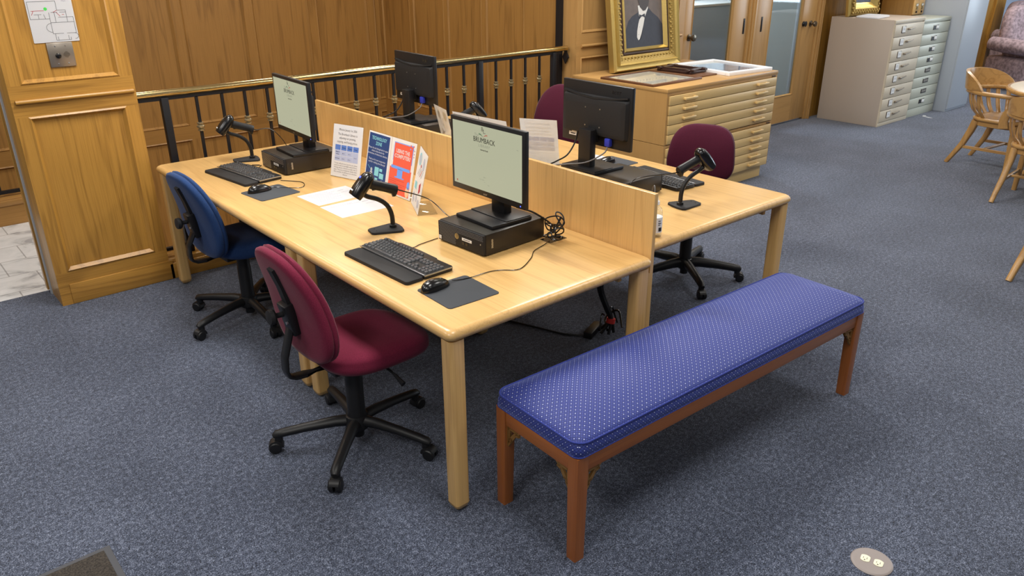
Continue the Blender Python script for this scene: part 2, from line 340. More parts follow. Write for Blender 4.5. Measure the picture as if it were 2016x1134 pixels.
# ------------------------------------------------------------ mesh helpers
class MB:
    def __init__(s): s.bm = bmesh.new(); s.flat = set()
    def _new(s, verts, mi):
        for f in {f for v in verts for f in v.link_faces}: f.material_index = mi
    def box(s, x0, x1, y0, y1, z0, z1, b=0.0, seg=2, mi=0, mat=None):
        t = bmesh.new()
        bmesh.ops.create_cube(t, size=1.0)
        for v in t.verts:
            v.co = Vector((x0 + (v.co.x + .5) * (x1 - x0), y0 + (v.co.y + .5) * (y1 - y0), z0 + (v.co.z + .5) * (z1 - z0)))
        if b > 0:
            bmesh.ops.bevel(t, geom=list(t.edges) , offset=min(b, abs(x1 - x0) * .49, abs(y1 - y0) * .49, abs(z1 - z0) * .49), segments=seg, profile=0.5, affect='EDGES')
        t.normal_update()
        return s.merge(t, mi, mat, {f for f in t.faces if max(abs(q) for q in f.normal) > 0.999})
    def merge(s, t, mi=0, mat=None, flat=()):
        for f in t.faces: f.material_index = mi
        if mat is not None: bmesh.ops.transform(t, matrix=mat, verts=t.verts)
        vm = {}
        for v in t.verts: vm[v] = s.bm.verts.new(v.co)
        for f in t.faces:
            try:
                nf = s.bm.faces.new([vm[v] for v in f.verts]); nf.material_index = f.material_index
                if f in flat: s.flat.add(nf)
            except ValueError: pass
        t.free()
        return s
    def cyl(s, p0, p1, r0, r1=None, seg=16, mi=0, cap=True):
        r1 = r0 if r1 is None else r1
        p0, p1 = Vector(p0), Vector(p1)
        d = (p1 - p0).normalized()
        a = d.orthogonal().normalized(); b = d.cross(a)
        R = []
        for p, r in ((p0, r0), (p1, r1)):
            R.append([s.bm.verts.new(p + (a * math.cos(2 * PI * k / seg) + b * math.sin(2 * PI * k / seg)) * r) for k in range(seg)])
        for k in range(seg):
            f = s.bm.faces.new((R[0][k], R[0][(k + 1) % seg], R[1][(k + 1) % seg], R[1][k])); f.material_index = mi
        if cap:
            f = s.bm.faces.new(R[0][::-1]); f.material_index = mi
            f = s.bm.faces.new(R[1]); f.material_index = mi
        return s
    def lathe(s, prof, axis0=(0, 0, 0), d=(0, 0, 1), seg=20, mi=0):
        """prof: list of (radius, height) along the direction d from axis0"""
        o, d = Vector(axis0), Vector(d).normalized()
        a = d.orthogonal().normalized(); b = d.cross(a)
        R = [[s.bm.verts.new(o + d * h + (a * math.cos(2 * PI * k / seg) + b * math.sin(2 * PI * k / seg)) * max(r, 1e-5)) for k in range(seg)] for r, h in prof]
        for i in range(len(R) - 1):
            for k in range(seg):
                f = s.bm.faces.new((R[i][k], R[i][(k + 1) % seg], R[i + 1][(k + 1) % seg], R[i + 1][k])); f.material_index = mi
        f = s.bm.faces.new(R[0][::-1]); f.material_index = mi
        f = s.bm.faces.new(R[-1]); f.material_index = mi
        return s
    def tube(s, pts, r, seg=8, mi=0, smooth=6, flat=None):
        pts = [Vector(p) for p in pts]
        rr = r if isinstance(r, (list, tuple)) else [r] * len(pts)
        if smooth and len(pts) > 2:
            q, qr = [], []
            P = [pts[0] * 2 - pts[1]] + pts + [pts[-1] * 2 - pts[-2]]
            for i in range(1, len(P) - 2):
                for k in range(smooth):
                    t = k / smooth
                    a, b, c, d = P[i - 1:i + 3]
                    q.append(0.5 * ((2 * b) + (c - a) * t + (2 * a - 5 * b + 4 * c - d) * t * t + (3 * b - a - 3 * c + d) * t ** 3))
                    qr.append(rr[i - 1] * (1 - t) + rr[min(i, len(rr) - 1)] * t)
            q.append(pts[-1]); qr.append(rr[-1]); pts, rr = q, qr
        R = []; up = None
        for i, p in enumerate(pts):
            d = (pts[min(i + 1, len(pts) - 1)] - pts[max(i - 1, 0)])
            if d.length < 1e-9: d = Vector((0, 0, 1))
            d.normalize()
            if up is None: up = d.orthogonal().normalized() if flat is None else Vector(flat)
            up = (up - d * up.dot(d))
            if up.length < 1e-6: up = d.orthogonal()
            up.normalize()
            b = d.cross(up)
            R.append([s.bm.verts.new(p + (up * math.cos(2 * PI * k / seg) + b * math.sin(2 * PI * k / seg)) * rr[i]) for k in range(seg)])
        for i in range(len(R) - 1):
            for k in range(seg):
                f = s.bm.faces.new((R[i][k], R[i][(k + 1) % seg], R[i + 1][(k + 1) % seg], R[i + 1][k])); f.material_index = mi
        f = s.bm.faces.new(R[0][::-1]); f.material_index = mi
        f = s.bm.faces.new(R[-1]); f.material_index = mi
        return s
    def bar(s, pts, w, h, up=(0, 0, 1), mi=0, b=0.0, wid=None, hei=None):
        """rectangular section swept along pts; w across, h along 'up'"""
        pts = [Vector(p) for p in pts]; R = []
        for i, p in enumerate(pts):
            d = (pts[min(i + 1, len(pts) - 1)] - pts[max(i - 1, 0)]).normalized()
            sd = d.cross(Vector(up)).normalized(); u = sd.cross(d).normalized()
            ww = (wid[i] if wid else w) / 2; hh = (hei[i] if hei else h) / 2
            c = min(ww, hh) * b
            prof = [(ww - c, hh), (ww, hh - c), (ww, -hh + c), (ww - c, -hh), (-ww + c, -hh), (-ww, -hh + c), (-ww, hh - c), (-ww + c, hh)] if b else [(ww, hh), (ww, -hh), (-ww, -hh), (-ww, hh)]
            R.append([s.bm.verts.new(p + sd * x + u * y) for x, y in prof])
        n = len(R[0])
        for i in range(len(R) - 1):
            for k in range(n):
                f = s.bm.faces.new((R[i][k], R[i][(k + 1) % n], R[i + 1][(k + 1) % n], R[i + 1][k])); f.material_index = mi
        f = s.bm.faces.new(R[0][::-1]); f.material_index = mi
        f = s.bm.faces.new(R[-1]); f.material_index = mi
        return s
    def prism(s, poly, z0, z1, mi=0, mat=None, b=0.0):
        t = bmesh.new()
        lo = [t.verts.new((x, y, z0)) for x, y in poly]; hi = [t.verts.new((x, y, z1)) for x, y in poly]
        n = len(poly)
        t.faces.new(lo[::-1]); top = t.faces.new(hi)
        for k in range(n): t.faces.new((lo[k], lo[(k + 1) % n], hi[(k + 1) % n], hi[k]))
        if b: bmesh.ops.bevel(t, geom=list(top.edges), offset=b, segments=2, profile=0.5, affect='EDGES')
        t.normal_update()
        return s.merge(t, mi, mat, {f for f in t.faces if abs(f.normal.z) > 0.999})
    def poly(s, pts, mi=0):
        f = s.bm.faces.new([s.bm.verts.new(p) for p in pts]); f.material_index = mi; return s
    def rings(s, R, mi=0, cap=True):
        V = [[s.bm.verts.new(p) for p in r] for r in R]; n = len(V[0])
        for i in range(len(V) - 1):
            for k in range(n):
                f = s.bm.faces.new((V[i][k], V[i][(k + 1) % n], V[i + 1][(k + 1) % n], V[i + 1][k])); f.material_index = mi
        if cap:
            for r, rev in ((V[0], True), (V[-1], False)):
                f = s.bm.faces.new(r[::-1] if rev else r); f.material_index = mi
        return s
    def text(s, body, size, mat, mi=0, width=None, align='CENTER', bold=0.0, spacing=1.0):
        cu = bpy.data.curves.new('t', 'FONT'); cu.body = body; cu.size = size; cu.align_x = align; cu.offset = bold; cu.space_character = spacing
        cu.resolution_u = 2
        ob = bpy.data.objects.new('t', cu); COL.objects.link(ob)
        bpy.context.view_layer.update()
        me = ob.evaluated_get(bpy.context.evaluated_depsgraph_get()).to_mesh()
        t = bmesh.new(); t.from_mesh(me)
        xs = [v.co.x for v in t.verts]
        k = 1.0
        if width and xs and max(xs) > min(xs):
            k = width / (max(xs) - min(xs))
        bmesh.ops.transform(t, matrix=mat @ Matrix.Diagonal((k, 1, 1, 1)), verts=t.verts)
        s.merge(t, mi)
        bpy.data.objects.remove(ob); bpy.data.curves.remove(cu)
        return s
    def build(s, name, mats, parent=None, loc=None, rot=None, sharp=35, recalc=True, uvbox=False):
        if recalc: bmesh.ops.recalc_face_normals(s.bm, faces=s.bm.faces)
        if uvbox:
            L = s.bm.loops.layers.uv.new('UVMap')
            for f in s.bm.faces:
                n = f.normal; a = [abs(q) for q in n]; i = a.index(max(a))
                for l in f.loops:
                    c = l.vert.co
                    l[L].uv = (c.x, c.y) if i == 2 else ((c.x, c.z) if i == 1 else (c.y, c.z))
        for f in s.bm.faces: f.smooth = f not in s.flat
        me = bpy.data.meshes.new(name)
        s.bm.to_mesh(me); s.bm.free()
        if not isinstance(mats, (list, tuple)): mats = [mats]
        for m in mats: me.materials.append(m)
        me.set_sharp_from_angle(angle=math.radians(sharp))
        o = bpy.data.objects.new(name, me); COL.objects.link(o)
        if parent is not None: o.parent = parent
        if loc is not None: o.location = loc
        if rot is not None: o.rotation_euler = rot
        return o

def tag(o, label, cat, group=None):
    o['label'] = label; o['category'] = cat
    if group: o['group'] = group
    return o
def thing(name, label, cat, loc=(0, 0, 0), rz=0.0, group=None):
    o = bpy.data.objects.new(name, None); COL.objects.link(o)
    o.empty_display_size = 0.1; o.location = loc; o.rotation_euler = (0, 0, rz)
    return tag(o, label, cat, group)
def struct(o):
    o['kind'] = 'structure'; return o
def dup(root, label, loc, rz=0.0, group=None, skip=()):
    """a copy of a thing with copies of its parts and sub-parts"""
    r = root.copy(); COL.objects.link(r); r.location = loc; r.rotation_euler = (0, 0, rz); r['label'] = label
    if group: r['group'] = group
    for ch in list(root.children):
        if ch.name.split('.')[0] in skip: continue
        c = ch.copy(); COL.objects.link(c); c.parent = r
        for g in list(ch.children):
            d = g.copy(); COL.objects.link(d); d.parent = c
    return r
def inst(o, parent, loc, rot=None, name=None):
    c = o.copy(); COL.objects.link(c); c.parent = parent; c.location = loc
    if rot is not None: c.rotation_euler = rot
    return c
def T(x, y, z): return Matrix.Translation((x, y, z))
def RX(a): return Matrix.Rotation(a, 4, 'X')
def RY(a): return Matrix.Rotation(a, 4, 'Y')
def RZ(a): return Matrix.Rotation(a, 4, 'Z')
def rrect(w, h, r, n=4, cx=0.0, cy=0.0):
    pts = []
    for sx, sy, a0 in ((1, 1, 0), (-1, 1, PI / 2), (-1, -1, PI), (1, -1, 1.5 * PI)):
        for k in range(n + 1):
            a = a0 + PI / 2 * k / n
            pts.append((cx + sx * (w / 2 - r) + r * math.cos(a), cy + sy * (h / 2 - r) + r * math.sin(a)))
    return pts
def superell(w, h, e, n=40, taper=0.0):
    pts = []
    for k in range(n):
        a = 2 * PI * k / n
        c, s_ = math.cos(a), math.sin(a)
        x = math.copysign(abs(c) ** (2 / e), c) * w / 2; y = math.copysign(abs(s_) ** (2 / e), s_) * h / 2
        x *= 1 + taper * (y / (h / 2))
        pts.append((x, y))
    return pts

# face frame for boards standing on a wall: local x along the wall, y INTO the room is -y, z up
def mold_rect(mb, u0, u1, v0, v1, w, yo, yi, mi=0):
    """mitred moulding ring: outer edge at depth yo (front), sloping to yi at inner edge"""
    O = [(u0, v0), (u1, v0), (u1, v1), (u0, v1)]
    I = [(u0 + w, v0 + w), (u1 - w, v0 + w), (u1 - w, v1 - w), (u0 + w, v1 - w)]
    Md = [(u0 + w * .35, v0 + w * .35), (u1 - w * .35, v0 + w * .35), (u1 - w * .35, v1 - w * .35), (u0 + w * .35, v1 - w * .35)]
    ym = yo - abs(yi - yo) * 0.35
    for k in range(4):
        j = (k + 1) % 4
        A = [Vector((O[k][0], yo, O[k][1])), Vector((O[j][0], yo, O[j][1]))]
        C = [Vector((Md[k][0], ym, Md[k][1])), Vector((Md[j][0], ym, Md[j][1]))]
        B = [Vector((I[k][0], yi, I[k][1])), Vector((I[j][0], yi, I[j][1]))]
        mb.poly([A[0], A[1], C[1], C[0]], mi); mb.poly([C[0], C[1], B[1], B[0]], mi)

def panelled(name, L, z0, z1, openings, matV, matH, loc, rz=0.0, thick=0.06, proud=0.016, mw=0.026, extra=None):
    """panelled wall: slab from y=0 back to y=thick; stiles and rails stand proud toward -y"""
    us = sorted({0.0, L} | {q for o in openings for q in o[:2]}); vs = sorted({z0, z1} | {q for o in openings for q in o[2:]})
    mb = MB()
    mb.box(0, L, 0, thick, z0, z1)
    for i in range(len(us) - 1):
        for j in range(len(vs) - 1):
            a, b, c, d = us[i], us[i + 1], vs[j], vs[j + 1]
            if any(o[0] <= a and b <= o[1] and o[2] <= c and d <= o[3] for o in openings): continue
            rail = not any(o[2] <= c and d <= o[3] for o in openings)
            mb.box(a, b, -proud, 0.001, c, d, mi=1 if rail else 0)
    for o in openings: mold_rect(mb, o[0], o[1], o[2], o[3], mw, -proud, -0.001)
    if extra: extra(mb)
    return struct(mb.build(name, [matV, matH], None, loc, (0, 0, rz), recalc=True))

# ------------------------------------------------------------ the setting
def slab(name, polys, mat, z=0.0, th=0.05, holes=None):
    mb = MB()
    for (x0, x1, y0, y1) in polys: mb.box(x0, x1, y0, y1, z - th, z)
    return struct(mb.build(name, mat))
slab('floor', [(-6, 16, -7, 2.96), (-6, -0.617, 2.96, 3.26), (3.5, 16, 2.96, 6.0)], M['carpet'])
slab('floor_marble', [(-6, -0.02, 3.26, 4.82)], M['marble'])
slab('floor_stairwell', [(-6, 3.6, 2.96, 6.1)], M['stairX'], z=-1.5)
slab('ceiling', [(-6, 16, -7, 6.2)], M['ceiling'], z=CEIL + 0.05)

# pillar at the left
panelled('wall_left', 0.617, 0.0, CEIL, [(0.062, 0.552, 0.195, 1.076), (0.062, 0.552, 1.238, 2.9)], M['oakZ'], M['oakX'], (-0.617, 2.96, 0), thick=0.22,
         extra=lambda mb: (mb.box(0.056, 0.64, -0.022, -0.012, 0.0, 0.122, b=0.004, mi=1),))
mb = MB(); mb.cyl((-0.597, 2.94, 1.155), (-0.012, 2.94, 1.155), 0.0125, seg=14)
struct(mb.build('trim_1', M['oakX']))
mb = MB(); mb.box(-0.625, -0.6, 3.18, 3.215, 0, CEIL); struct(mb.build('trim_2', M['grey']))
mb = MB(); mb.box(-0.635, -0.59, 3.215, 3.26, 0.02, CEIL); struct(mb.build('trim_3', M['oakZ']))
# kerb under the stair railing
mb = MB(); mb.box(0.0, 3.5, 2.955, 3.09, -1.5, 0.125, b=0.006); mb.box(0.0, 3.5, 2.938, 2.956, 0, 0.10, b=0.004)
struct(mb.build('baseboard_back', M['oakX']))
# stairwell: back wall, right wall
ops = []
for k in range(-4, 4):
    a = 1.34 + 0.69 * k
    ops += [(a - 0.0 + 2.5, a + 0.61 + 2.5, 0.31, 3.05), (a + 2.5, a + 0.61 + 2.5, -1.3, 0.18)]
panelled('wall_back', 6.0, -1.5, CEIL, ops, M['stairZ'], M['stairX'], (-2.5, 5.98, 0))
ops = []
for k in range(5):
    a = 0.06 + 0.60 * k
    ops += [(a, a + 0.54, 0.31, 3.05), (a, a + 0.54, -1.3, 0.18)]
panelled('wall_right', 2.86, -1.5, CEIL, ops[:-2], M['stairZ'], M['stairX'], (3.5, 5.98, 0), rz=-PI / 2, proud=0.012, mw=0.02)
mb = MB(); mb.box(3.46, 3.52, 3.10, 3.15, -1.5, CEIL); struct(mb.build('black_strip', M['iron']))  # full-height black strip where the stairwell wall ends by the railing
# wall behind the map cabinet
panelled('wall_back_right', 1.41, 0.0, CEIL, [(0.05, 1.33, 0.15, 1.035), (0.05, 1.33, 1.225, 2.9)], M['amberZ'], M['amberX'], (3.5, 2.95, 0), thick=0.15)
mb = MB(); mb.cyl((3.55, 2.928, 1.125), (4.88, 2.928, 1.125), 0.0125, seg=14); struct(mb.build('trim_5', M['amberX']))

def glazed_door(name, x0, x1, gl, gr, gb, y, zb=0.02, knob_x=None, plate_x=None):
    root = bpy.data.objects.new(name, None); COL.objects.link(root); root['kind'] = 'structure'
    root.location = (x0, y, 0)
    L = x1 - x0
    mb = MB()
    mb.box(0, gl - x0, 0, 0.045, zb, 2.1, b=0.003); mb.box(gr - x0, L, 0, 0.045, zb, 2.1, b=0.003)
    mb.box(gl - x0, gr - x0, 0, 0.045, zb, gb, mi=1); mb.box(gl - x0, gr - x0, 0, 0.045, 1.98, 2.1, mi=1)
    mold_rect(mb, gl - x0, gr - x0, gb, 1.98, 0.015, 0.0, 0.018)
    mb.build('door_leaf', [M['amberZ'], M['amberX']], root)
    g = MB(); g.box(gl - x0, gr - x0, 0.02, 0.026, gb, 1.98); g.build('glass_pane', M['pane'], root)
    if x0 > 6:
        g = MB(); g.box(gr - x0 - 0.055, gr - x0 - 0.02, 0.026, 0.05, gb, 1.98, b=0.003); g.build('grey_strip', M['grey'], root)  # pale grey strip just behind the pane, along its right edge
    if knob_x is not None:
        k = MB(); k.lathe([(0.032, 0), (0.032, 0.008), (0.014, 0.014), (0.012, 0.035), (0.026, 0.042), (0.032, 0.056), (0.028, 0.068), (0.0, 0.072)], (knob_x - x0, 0, 1.085), (0, -1, 0), 20)
        k.build('door_knob', M['bronze'], root)
    if plate_x is not None:
        k = MB(); k.box(plate_x - x0 - 0.014, plate_x - x0 + 0.014, -0.004, 0.0, 1.06, 1.21, b=0.002); k.box(plate_x - x0 - 0.006, plate_x - x0 + 0.006, -0.007, -0.003, 1.08, 1.19, b=0.002)
        k.build('door_pull', M['iron'], root)
    return root
glazed_door('door_1', 4.96, 6.03, 5.10, 5.76, 0.35, 2.985, knob_x=5.07, plate_x=5.965)
glazed_door('door_2', 6.16, 7.38, 6.44, 7.08, 0.32, 2.985, knob_x=7.27, plate_x=6.285)
k = MB(); k.lathe([(0.028, 0), (0.028, 0.006), (0.02, 0.02), (0.03, 0.03), (0.0, 0.034)], (7.12, 2.985, 1.09), (0, -1, 0), 16)
struct(k.build('trim_6', M['iron']))
mb = MB()
for x0, x1 in ((6.03, 6.16), (7.38, 7.50)):
    mb.box(x0, x1, 2.965, 3.06, 0, 2.2, b=0.004); mb.box(x0 + 0.03, x1 - 0.03, 2.945, 2.97, 0, 2.2, b=0.006)
    mb.box(x0 + 0.05, x1 - 0.05, 2.935, 2.95, 0, 2.2, b=0.004)
mb.box(4.91, 4.96, 2.965, 3.06, 0, 2.2); mb.box(4.91, 7.5, 2.96, 3.06, 2.11, CEIL)
struct(mb.build('trim_7', M['amberZ']))
# the rest of the back wall, far right
mb = MB(); mb.box(7.5, 9.75, 3.0, 3.1, 0, CEIL); struct(mb.build('wall_back_centre', M['oakZ']))
mb = MB(); mb.box(9.7, 13.0, 3.0, 3.1, 0, CEIL); mb.box(11.55, 11.57, 2.985, 3.0, 0, CEIL); mb.box(12.62, 13.0, 2.96, 3.0, 0, CEIL); struct(mb.build('wall_back_far', M['oakZ']))
mb = MB(); mb.box(12.95, 16, 3.05, 3.15, 0, CEIL); struct(mb.build('wall_far_right', M['bluewall']))
# office seen through the glass doors
mb = MB(); mb.box(3.6, 8.0, 5.6, 5.7, 0, CEIL); mb.box(3.6, 3.7, 3.1, 5.6, 0, CEIL); mb.box(7.9, 8.0, 3.1, 5.6, 0, CEIL); struct(mb.build('wall_office', M['offwall']))

# ------------------------------------------------------------ railing round the stairwell
RY0 = 3.02
def knuckle(mb, x, y, z):
    mb.lathe([(0.010, -0.027), (0.019, -0.025), (0.019, -0.016), (0.011, -0.013), (0.023, -0.004), (0.023, 0.005), (0.011, 0.013), (0.019, 0.016), (0.019, 0.025), (0.010, 0.027)], (x, y, z), (0, 0, 1), 12)
rl = thing('stair_railing', 'long brass and black iron railing on the wood kerb behind the desks', 'railing', (0, RY0, 0.125))
mb = MB(); mb.tube([(0.0, 0, 0.985), (3.47, 0, 0.985)], 0.021, 16, smooth=0); mb.build('handrail', M['brass'], rl)
mb = MB(); mb.box(0.01, 3.4, -0.008, 0.008, 0.945, 0.966); mb.build('top_bar', M['iron'], rl)
mb = MB(); mb.box(0.01, 3.46, -0.012, 0.012, 0.035, 0.055); mb.build('bottom_bar', M['iron'], rl)
bal0 = None
for x in (0.354, 0.51, 0.655, 0.804, 0.965, 1.125, 1.288, 1.44, 1.595, 1.75, 1.905, 2.06, 2.22, 2.38, 2.697, 2.854, 3.005, 3.16):
    if bal0 is None:
        mb = MB(); mb.box(-0.008, 0.008, -0.008, 0.008, 0.05, 0.95); bal0 = mb.build('baluster', M['iron'], rl, (x, 0, 0))
        for z in (0.765, 0.26):
            mb = MB(); knuckle(mb, 0, 0, z); mb.build('knuckle', M['knuckle'], bal0)
    else:
        b = inst(bal0, rl, (x, 0, 0))
        for ch in list(bal0.children):
            d = ch.copy(); COL.objects.link(d); d.parent = b
for x in (0.165, 2.535, 3.319):
    mb = MB(); mb.box(x - 0.021, x + 0.021, -0.021, 0.021, 0.0, 0.96, b=0.003); mb.build('post', M['iron'], rl)
mb = MB(); mb.prism([(-0.016, 0.06), (0.016, 0.06), (0.013, 0.02), (0.035, -0.02), (0.0, -0.075), (-0.035, -0.02), (-0.013, 0.02)], 0, 0.014, mat=T(3.486, 0.02, 0.93) @ RZ(-PI / 2) @ RX(PI / 2))
mb.build('wall_bracket', M['iron'], rl)
# handrail that goes down the stair, seen beside the pillar
sr = thing('stair_handrail', 'descending iron handrail in the stairwell glimpsed beside the pillar', 'railing', (0.2, 4.7, -0.45))
mb = MB(); mb.tube([(0.0, 0, 0.72), (0.20, 0, 0.593)], 0.018, 12, smooth=0); mb.build('handrail', M['brass'], sr)
mb = MB(); mb.bar([(0.0, 0, 0.70), (0.20, 0, 0.573)], 0.02, 0.03); mb.build('top_bar', M['iron'], sr)
for k in range(2):
    mb = MB(); x = 0.03 + 0.14 * k; mb.box(x - .008, x + .008, -.008, .008, -1.05, 0.67 - 0.636 * x)
    b = mb.build('baluster', M['iron'], sr)
    mb = MB(); knuckle(mb, x, 0, 0.42 - 0.636 * x); mb.build('knuckle', M['knuckle'], b)
# second railing across the marble hall
mb = MB(); mb.box(-3.0, 0.0, 4.80, 4.98, -1.5, 0.20, b=0.006); mb.box(-3.0, 0.0, 4.785, 4.8, 0.15, 0.19, b=0.004); struct(mb.build('baseboard_hall', M['stairX']))
r2 = thing('stair_railing', 'iron railing across the marble hall left of the pillar', 'railing', (-3.0, 4.88, 0.20))
mb = MB(); mb.box(0, 3.0, -0.012, 0.012, 0.02, 0.045); mb.build('bottom_bar', M['iron'], r2)
mb = MB(); mb.tube([(0, 0, 0.985), (3.0, 0, 0.985)], 0.021, 12, smooth=0); mb.build('handrail', M['brass'], r2)
for x in (2.0, 2.16, 2.32, 2.45, 2.61):
    b = inst(bal0, r2, (x, 0, 0))
    for ch in list(bal0.children):
        d = ch.copy(); COL.objects.link(d); d.parent = b
# pillar fittings
ev = MB()
ev.prism(rrect(0.2159, 0.2794, 0.004), 0, 0.002, mi=0)
EV = T(0, 0, 0)
def ln(x0, y0, x1, y1, w=0.0016, mi=1):
    d = Vector((x1 - x0, y1 - y0, 0)); n = Vector((-d.y, d.x, 0)).normalized() * w / 2
    a, b_ = Vector((x0, y0, .0023)), Vector((x1, y1, .0023))
    dn = Vector((0, -0.013, 0)); ev.poly([a - n + dn, b_ - n + dn, b_ + n + dn, a + n + dn], mi)
for q in ((-.10, .075, .03, .075), (.03, .075, .03, .03), (.03, .03, .07, .03), (.07, .03, .07, -.03), (-.10, .075, -.10, -.01), (-.10, -.01, -.01, -.01), (-.01, .02, -.01, -.03), (-.01, -.03, .10, -.03),
          (.10, -.005, .10, -.085), (.03, -.005, .10, -.005), (-.01, -.03, -.01, -.085), (-.01, -.085, .04, -.085), (.055, -.085, .10, -.085), (0.0, -.085, 0.0, -.118), (0.0, -.118, .07, -.118), (-.06, -.01, -.06, .012), (-.08, .012, -.045, .012), (-.03, -.01, -.035, .012),
          (.0, .02, .03, .02), (.015, .02, .015, -.03), (.04, .02, .07, .02), (.01, -.118, .01, -.10), (.06, -.118, .06, -.095), (.07, -.118, .07, -.105)): ln(*q)
for k in range(8):
    a0, a1 = PI / 2 + PI * k / 8, PI / 2 + PI * (k + 1) / 8
    ln(-.01 + .025 * math.cos(a0), -.055 + .022 * math.sin(a0), -.01 + .025 * math.cos(a1), -.055 + .022 * math.sin(a1))
    ln(.09 + .018 * math.cos(a0 + PI), -.1 + .015 * math.sin(a0 + PI), .09 + .018 * math.cos(a1 + PI), -.1 + .015 * math.sin(a1 + PI))
for q in ((-.09, .03, -.03, .03), (-.09, .01, -.08, .03), (.01, .02, .03, .03), (.025, .02, .04, .0), (.05, .008, .06, .008)): ln(*q, 0.0022, 2)
ev.poly([(-.022 + .008 * math.cos(2 * PI * k / 16), .025 + .008 * math.sin(2 * PI * k / 16), .0024) for k in range(16)], 3)
ev.poly([(.065 + .011 * math.cos(2 * PI * k / 16), .098 + .013 * math.sin(2 * PI * k / 16), .0024) for k in range(16)], 4)
ev.text('Fire Egress', 0.011, T(.07, .072, .0024), 5); ev.text('Main', 0.011, T(.07, .058, .0024), 5)
o = ev.build('evacuation_map', [M['paper'], M['inkd'], M['red'], M['green'], M['coral'], M['inkl']], None, (-0.335, 2.9585, 1.579), (PI / 2, 0, 0), recalc=False)
tag(o, 'white floor plan sheet fixed on the wood pillar above the steel plate', 'sign')
kp = thing('key_switch_plate', 'brushed steel wall plate with key lock and speaker grille on pillar', 'wall plate', (-0.33, 2.9585, 1.375))
mb = MB(); mb.box(-0.062, 0.062, -0.007, 0.0, -0.062, 0.062, b=0.006); mb.build('plate', M['steel'], kp)
mb = MB(); mb.lathe([(0.014, 0), (0.014, 0.004), (0.011, 0.009), (0.006, 0.011), (0.0, 0.011)], (-0.016, -0.007, -0.004), (0, -1, 0), 18); mb.build('lock_cylinder', M['gloss'], kp)
mb = MB()
for i in range(-4, 5):
    for j in range(-4, 5):
        if i * i + j * j < 18: mb.cyl((0.025 + i * .0036, -0.0071, j * .0036), (0.025 + i * .0036, -0.0078, j * .0036), 0.0012, seg=6)
mb.build('speaker_grille', M['bronze'], kp)
for x in (-0.022, 0.027):
    for z in (-0.045, 0.045):
        mb = MB(); mb.lathe([(0.004, 0), (0.003, 0.002), (0, 0.0025)], (x, -0.007, z), (0, -1, 0), 10); mb.build('screw', M['silver'], kp)

# ------------------------------------------------------------ desks
TZ = 0.74
def desk(label, X0, X1, Y0, Y1, grommets):
    t = thing('computer_desk', label, 'desk', (X0, Y0, 0), 0, 'light oak computer desks standing back to back')
    W, L = X1 - X0, Y1 - Y0
    prof = []                                    # bullnose edge
    poly = rrect(W, L, 0.028, 5, W / 2, L / 2)
    R = []
    th, r = 0.045, 0.0225
    for k in range(9):
        a = -PI / 2 + PI * k / 8
        ins = r - r * math.cos(a)
        R.append([(W / 2 + (x - W / 2) * (1 - 2 * ins / W), L / 2 + (y - L / 2) * (1 - 2 * ins / L), TZ - r + r * math.sin(a)) for x, y in poly])
    mb = MB(); mb.rings(R); mb.build('tabletop', M['deskY'], t, sharp=50)
    for x in (0.012, W - 0.074):
        for y in ((0.010, 1.055, 1.165, L - 0.072) if X0 == 0 else (0.010, L - 0.072)):
            mb = MB(); q = 0.062
            mb.prism(rrect(q, q, 0.013, 4, x + q / 2, y + q / 2), 0.030, TZ - th + 0.0005)
            mb.rings([[(cx, cy, z) for cx, cy in rrect(q - 2 * i, q - 2 * i, 0.012, 4, x + q / 2, y + q / 2)] for z, i in ((0.030, 0), (0.015, 0.004), (0.008, 0.010))])
            leg = mb.build('leg', M['deskZ'], t, sharp=50)
            mb = MB(); mb.cyl((x + q / 2, y + q / 2, 0), (x + q / 2, y + q / 2, 0.009), 0.016); mb.build('glide', M['steel'], leg)
    mb = MB()
    mb.box(0.09, 0.11, 0.09, L - 0.09, TZ - th - 0.06, TZ - th + 0.001); mb.box(W - 0.11, W - 0.09, 0.09, L - 0.09, TZ - th - 0.06, TZ - th + 0.001)
    mb.build('apron', M['deskY'], t)
    for gx, gy in grommets:
        mb = MB(); mb.box(gx - 0.05, gx + 0.05, gy - 0.032, gy + 0.032, TZ - 0.002, TZ + 0.0012, b=0.001, seg=1); mb.build('cable_grommet', M['gloss'], t)
    return t
desk('front oak desk, nearest the camera, with blue and maroon chairs at it', 0.0, 1.022, 0.0, 2.865, [(0.872, 0.43), (0.872, 2.30)])
desk('rear oak desk beyond the tall divider panel, near the map cabinet', 1.095, 2.218, 0.104, 2.90, [(1.2, 0.62)])
dv = MB(); dv.box(1.0235, 1.0435, 0.02, 2.81, 0.665, 0.9985, b=0.0015, seg=1)
o = dv.build('desk_divider', M['deskZ']); tag(o, 'upright light oak panel standing between the two desks', 'divider')
dv = MB(); dv.box(1.046, 1.093, 0.35, 2.75, 0.60, 0.665); dv.box(1.0236, 1.046, 0.35, 2.75, 0.60, 0.664); dv.build('rail', M['deskY'], o)

